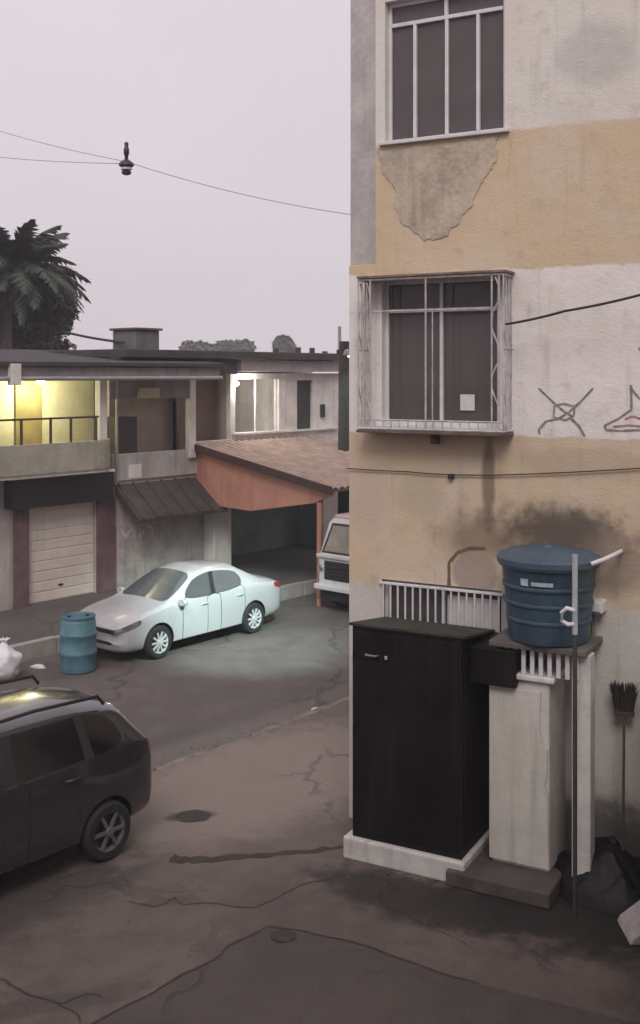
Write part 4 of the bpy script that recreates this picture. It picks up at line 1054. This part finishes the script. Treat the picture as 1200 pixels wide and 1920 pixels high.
# rubbish sacks
def sack(label, loc, r, h, m, seed, group=None, cat='rubbish sack'):
    random.seed(seed); bm = bmesh.new(); bmesh.ops.create_icosphere(bm, subdivisions=4, radius=1)
    for v in bm.verts:
        d = v.co.copy(); n_ = mnoise.noise(d * 1.7 + Vector((seed, 0, 0))) * .22 + mnoise.noise(d * 4 + Vector((0, seed, 0))) * .1 + abs(mnoise.noise(d * 8 + Vector((0, 0, seed)))) * .07
        k = 1 + n_; z = d.z
        top = max(0, z - .55) / .45
        rr = r * k * (1 - .72 * top)
        v.co = Vector((d.x * rr, d.y * rr, max(0.0, (z * .5 + .42) * h * (1 + n_ * .4) + top * h * .12)))
    me = bpy.data.meshes.new('sack_body'); bm.to_mesh(me); bm.free(); me.materials.append(m)
    for p in me.polygons: p.use_smooth = True
    root = thing('rubbish_sack', label, cat, loc, seed * 1.3, group)
    o = bpy.data.objects.new('bag', me); C.objects.link(o); o.parent = root
    q_ = MB()
    for k in range(7):
        a_ = k * .9; q_.tube([(0, 0, h * .97), (.05 * math.cos(a_), .05 * math.sin(a_), h * 1.08), (.1 * math.cos(a_), .1 * math.sin(a_), h * 1.12)], [.03, .022, .006], 6)
    q_.build('knot', m, root, True)
    return root
WBAG = mat('white_bag', (.68, .68, .70), .4, .1, 6, .3); KBAG = mat('black_bag', (.010, .009, .010), .5, .3, 6, .4, spec=.3)
sack('white rubbish sack beside the blue drum at the left edge', gp(8, 1272, ROAD_Z), .3, .62, WBAG, 3)
# a low heap under a black tarpaulin against the wall
hp = gp(1165, 1668); random.seed(8); bm = bmesh.new(); bmesh.ops.create_grid(bm, x_segments=60, y_segments=60, size=1.0)
for v in bm.verts:
    x, y = v.co.x, v.co.y; rr = math.hypot(x, y * 1.05); e_ = max(0.0, 1 - rr)
    h_ = (e_ ** .55) * (.42 + .25 * mnoise.noise(Vector((x * 1.6, y * 1.6, 2)))) + e_ * .3 * max(0, mnoise.noise(Vector((x * 3, y * 3, 7)))) + min(1, e_ * 5) * .05 * abs(mnoise.noise(Vector((x * 9, y * 9, 1))))
    v.co = Vector((x * .8, y * .58, .006 + max(0, h_)))
bmesh.ops.delete(bm, geom=[f for f in bm.faces if all(v.co.z < .0061 for v in f.verts)], context='FACES')
me = bpy.data.meshes.new('tarpaulin_heap'); bm.to_mesh(me); bm.free(); me.materials.append(KBAG)
for p in me.polygons: p.use_smooth = True
hpo = bpy.data.objects.new('tarpaulin_heap', me); C.objects.link(hpo); hpo.location = (hp.x, hp.y, 0); hpo.rotation_euler = (0, 0, B.rz)
tag(hpo, 'low dark heap under crumpled black sheeting at the foot of the pale wall', 'heap')
# pale block at the right edge
blk = gp(1200, 1752)
tag(MB().prism([(-.15, 0), (.5, 0), (.5, .26), (.12, .24), (-.12, .06)], -.2, .25, 'xz').build('concrete_block', mat('pale_block', (.42, .38, .36), .9, .2, 6, .5), None, bevel=.015), 'pale broken concrete block at the lower right edge', 'block').location = (blk.x, blk.y, 0)
# litter
def crumple(name, label, loc, sx, sy, sz, m, seed):
    random.seed(seed); bm = bmesh.new(); bmesh.ops.create_icosphere(bm, subdivisions=2, radius=1)
    for v in bm.verts: v.co = Vector((v.co.x * sx, v.co.y * sy, max(-.2, v.co.z) * sz + .2 * sz)) * random.uniform(.75, 1.2)
    for v in bm.verts: v.co.z = max(0, v.co.z)
    me = bpy.data.meshes.new(name); bm.to_mesh(me); bm.free(); me.materials.append(m)
    o = bpy.data.objects.new(name, me); C.objects.link(o); o.location = loc; o.rotation_euler = (0, 0, seed); return tag(o, label, 'litter')
PAP = mat('litter_white', (.66, .62, .6), .8, .15, 20, .2); DRK = mat('litter_dark', (.04, .035, .03), .9, .3, 20, .3)
crumple('crumpled_paper', 'crumpled white paper in the gutter nearest the flats', gp(592, 1338, ROAD_Z), .15, .09, .07, PAP, 1)
crumple('crumpled_paper', 'tiny pale scrap in the gutter near the dark car', gp(378, 1424, ROAD_Z), .05, .04, .03, PAP, 2)
crumple('debris', 'dark debris beside the crumpled white paper', gp(575, 1350, ROAD_Z), .12, .08, .05, DRK, 4)
crumple('crumpled_paper', 'pale flattened litter between the white sack and the drum', gp(72, 1252, ROAD_Z), .16, .08, .05, PAP, 6)
# grit swept against the kerb and the plinth: too small to count
random.seed(17); q_ = MB()
def grain(p, s_):
    vs = [(p.x + random.uniform(-1, 1) * s_, p.y + random.uniform(-1, 1) * s_, p.z + random.uniform(0, .6) * s_) for _ in range(3)] + [(p.x, p.y, p.z + s_)]
    q_.add(vs, [(0, 1, 2), (0, 1, 3), (1, 2, 3), (0, 2, 3)])
for k in range(700):
    p = un(random.uniform(7, 20), KN + .04 + abs(random.gauss(0, .16))); p.z = ROAD_Z; grain(p, random.uniform(.006, .022))
for k in range(500):
    p = gp(random.uniform(20, 1180), random.uniform(1480, 1915)); p.z = .002; grain(p, random.uniform(.004, .012))
for k in range(120):
    p = B.w(random.uniform(.3, 2.9), 1.0 + abs(random.gauss(0, .25))); p.z = .002; grain(p, random.uniform(.005, .018))
gr_ = q_.build('grit', mat('grit_stone', (.11, .09, .078), .95, .5, 9, .3)); gr_['kind'] = 'stuff'
# overhead wires with an insulator hanging on them
iz = 17.0
ip = Vector(((237 - 600) / FPX * iz, iz, H - (303 - YH) / FPX * iz))
def px3(px, py, Y): return Vector(((px - 600) / FPX * Y, Y, H - (py - YH) / FPX * Y))
e1 = px3(-80, 220, 20.5); e2 = px3(-80, 285, 20.0); eR = px3(700, 408, 16.5)
WIRE = mat('weathered_wire', (.30, .28, .29), .7, .2, 5, 0)
def wire(a_, b_, r, sag, label, m=WIRE):
    P = [a_.lerp(b_, k / 24) for k in range(25)]
    for k, p in enumerate(P): f = k / 24; p.z -= sag * 4 * f * (1 - f)
    return tag(MB().tube(P, r, 6).build('overhead_wire', m, None, True), label, 'wire')
wire(e1, ip, .006, .06, 'upper thin overhead wire left of the hanging insulator'); wire(e2, ip + Vector((0, 0, -.03)), .006, .05, 'lower thin overhead wire left of the hanging insulator')
wire(ip, eR, .006, .1, 'overhead wire between the hanging insulator and the flats')
ins = thing('insulator', 'small dark insulator hanging on the overhead wires against the sky', 'insulator', ip)
IND = mat('insulator_dark', (.03, .026, .028), .4, .2, 8, 0); INP = mat('insulator_pale', (.65, .63, .64), .3, .1, 8, 0)
MB().lathe([(.02, -.02), (.03, 0), (.03, .1), (.045, .12), (.045, .2), (.03, .23), (.035, .29), (.02, .31)], 14).build('stem', IND, ins, True)
MB().lathe([(.04, .03), (.11, -.02), (.125, -.06), (.1, -.08), (.05, -.07)], 20).build('skirt', IND, ins, True)
MB().lathe([(.05, -.08), (.09, -.1), (.09, -.13), (.05, -.14)], 20).build('collar', INP, ins, True)
MB().lathe([(.05, -.145), (.08, -.16), (.07, -.2), (.03, -.215)], 16).build('cup', IND, ins, True)
cable([px3(120, 622, 30), px3(232, 642, 26.5)], .035, 'dark cable from the palm to the roof of the house', 8, .03)

# ================================================================== TREES
LEAF = mat('palm_leaf', (.045, .055, .04), .7, .35, 3, 0); TRK = mat('trunk_bark', (.10, .08, .065), .95, .3, 4, .6)
def frond_mesh(L, droop, seed):
    random.seed(seed); q_ = MB(); n_ = 26; P = []
    for k in range(n_ + 1):
        f = k / n_; P.append(Vector((L * (f - .12 * f * f), 0, L * (.42 * f - droop * f * f))))
    q_.tube(P, [.035 * (1 - .85 * k / n_) for k in range(n_ + 1)], 5)
    for k in range(3, n_ + 1):
        f = k / n_; d = (P[k] - P[k - 1]).normalized(); l_ = L * .26 * (math.sin(PI * min(1, f * .85 + .12)) * .85 + .15)
        for s_ in (1, -1):
            for rep in range(2):
                sd_ = (d * .55 + Vector((0, s_, 0)) * random.uniform(.7, 1) + Vector((0, 0, random.uniform(-.75, -.1)))).normalized()
                a_ = P[k] - d * L / n_ * .5 * rep; tip = a_ + sd_ * l_ * random.uniform(.8, 1.1) + Vector((0, 0, -.12 * l_)); mid_ = a_.lerp(tip, .5) + Vector((0, 0, .05 * l_)); w_ = d * .05 * L / 2.2
                q_.add([a_ - w_ * .6, a_ + w_ * .6, mid_ + w_, tip, mid_ - w_], [(0, 1, 2, 3, 4)])
    return q_
palm = thing('palm_tree', 'dark palm tree with drooping fronds behind the house', 'tree', px3(8, 700, 33) * Vector((1, 1, 0)))
PZ = H + (700 - 505) / FPX * 33
MB().tube([(0, 0, 0), (.1, 0, 3), (.05, 0, PZ - .2)], [.26, .2, .17], 12).build('trunk', TRK, palm, True)
fm = [frond_mesh(2.9, .62, 1), frond_mesh(2.7, .98, 2), frond_mesh(2.7, .35, 3)]
fo = []
random.seed(11)
for k in range(64):
    ty_ = k % 3
    if k < 3: o = fm[ty_].build('frond', LEAF, palm); fo.append(o)
    else: o = copy_obj(fo[ty_], palm)
    o.location = (.05, 0, PZ - .15); o.rotation_euler = (random.uniform(-.3, .3), random.uniform(-.45, .25) + (-.45 if ty_ == 2 else 0), k * 2.4 + random.uniform(-.3, .3)); s_ = random.uniform(.8, 1.05); o.scale = (s_, s_, s_)
def crown(name, m, parent, blobs, n_, size, seed):
    random.seed(seed); q_ = MB()
    for i in range(n_):
        c_, r_ = random.choice(blobs); d = Vector((random.gauss(0, 1), random.gauss(0, 1), random.gauss(0, 1))).normalized()
        p = Vector(c_) + Vector((d.x * r_[0], d.y * r_[1], d.z * r_[2])) * random.uniform(.55, 1.05)
        a_ = Vector((random.uniform(-1, 1), random.uniform(-1, 1), random.uniform(-.6, .6))).normalized(); b_ = a_.cross(d + Vector((.1, .2, .05))).normalized(); s_ = size * random.uniform(.6, 1.3)
        q_.add([p - a_ * s_, p + b_ * s_ * .45, p + a_ * s_, p - b_ * s_ * .45], [(0, 1, 2, 3)])
    return q_.build(name, m, parent, fix=False)
LF2 = mat('dark_leaf', (.05, .055, .04), .75, .4, 2, 0)
bt2 = thing('leafy_tree', 'dense dark leafy tree below the palm at the left edge', 'tree', px3(45, 700, 36) * Vector((1, 1, 0)))
def zpx(py, Y): return H + (700 - py) / FPX * Y
MB().tube([(0, 0, 0), (.1, 0, 3), (0, 0, zpx(640, 36))], [.25, .2, .12], 10).build('trunk', TRK, bt2, True)
for k in range(4): a_ = k * 1.6; MB().tube([(0, 0, 4.6), (.5 * math.cos(a_), .5 * math.sin(a_), 5.6), (1.0 * math.cos(a_), .9 * math.sin(a_), 6.5)], [.09, .06, .025], 7).build('limb', TRK, bt2, True)
crown('crown', LF2, bt2, [((-.1, 0, zpx(605, 36)), (1.62, 1.5, 1.15)), ((.72, .2, zpx(585, 36)), (1.0, 1, .85)), ((-.6, -.3, zpx(570, 36)), (1.0, 1, .9)), ((.2, 0, zpx(660, 36)), (1.5, 1.4, .7)), ((-1.6, 0, zpx(600, 36)), (1.3, 1.2, 1.3))], 14000, .13, 21)
FL = mat('far_leaf', (.10, .11, .085), .8, .3, 1, 0)
def far_tree(px, py_top, py_mid, wpx, Y, label, seed):
    t_ = thing('far_tree', label, 'tree', px3(px, 700, Y) * Vector((1, 1, 0)), 0, 'far trees above the roof'); r_ = wpx / FPX * Y / 2
    zt = zpx(py_top, Y); zm = zpx(py_mid, Y)
    MB().tube([(0, 0, 0), (0, 0, zm)], [.4, .2], 8).build('trunk', TRK, t_, True)
    random.seed(seed); bl = [((random.uniform(-.6, .6) * r_, random.uniform(-.5, .5) * r_, zm + random.uniform(-.4, .35) * (zt - zm)), (r_ * .5, r_ * .5, (zt - zm) * .6)) for k in range(7)]
    crown('crown', FL, t_, bl, 2600, .36, seed)
far_tree(372, 628, 652, 60, 125, 'pale distant tree over the roof right of the square tank', 31)
far_tree(440, 634, 658, 80, 132, 'pale distant tree over the middle of the roof', 32)
far_tree(530, 626, 656, 50, 128, 'thin pale distant tree over the right of the roof', 33)

# ================================================================== AIR
hm = bpy.data.materials.new('haze'); hm.use_nodes = True; hn = hm.node_tree; hn.nodes.clear()
ho = hn.nodes.new('ShaderNodeOutputMaterial'); hv = hn.nodes.new('ShaderNodeVolumePrincipled')
hv.inputs['Color'].default_value = (1.0, .985, 1.0, 1); hv.inputs['Density'].default_value = .0022; hv.inputs['Anisotropy'].default_value = .2
hn.links.new(hv.outputs['Volume'], ho.inputs['Volume'])
hb = MB().box(-60, 60, -30, 140, -1.2, 18).build('haze', hm); hb['kind'] = 'stuff'
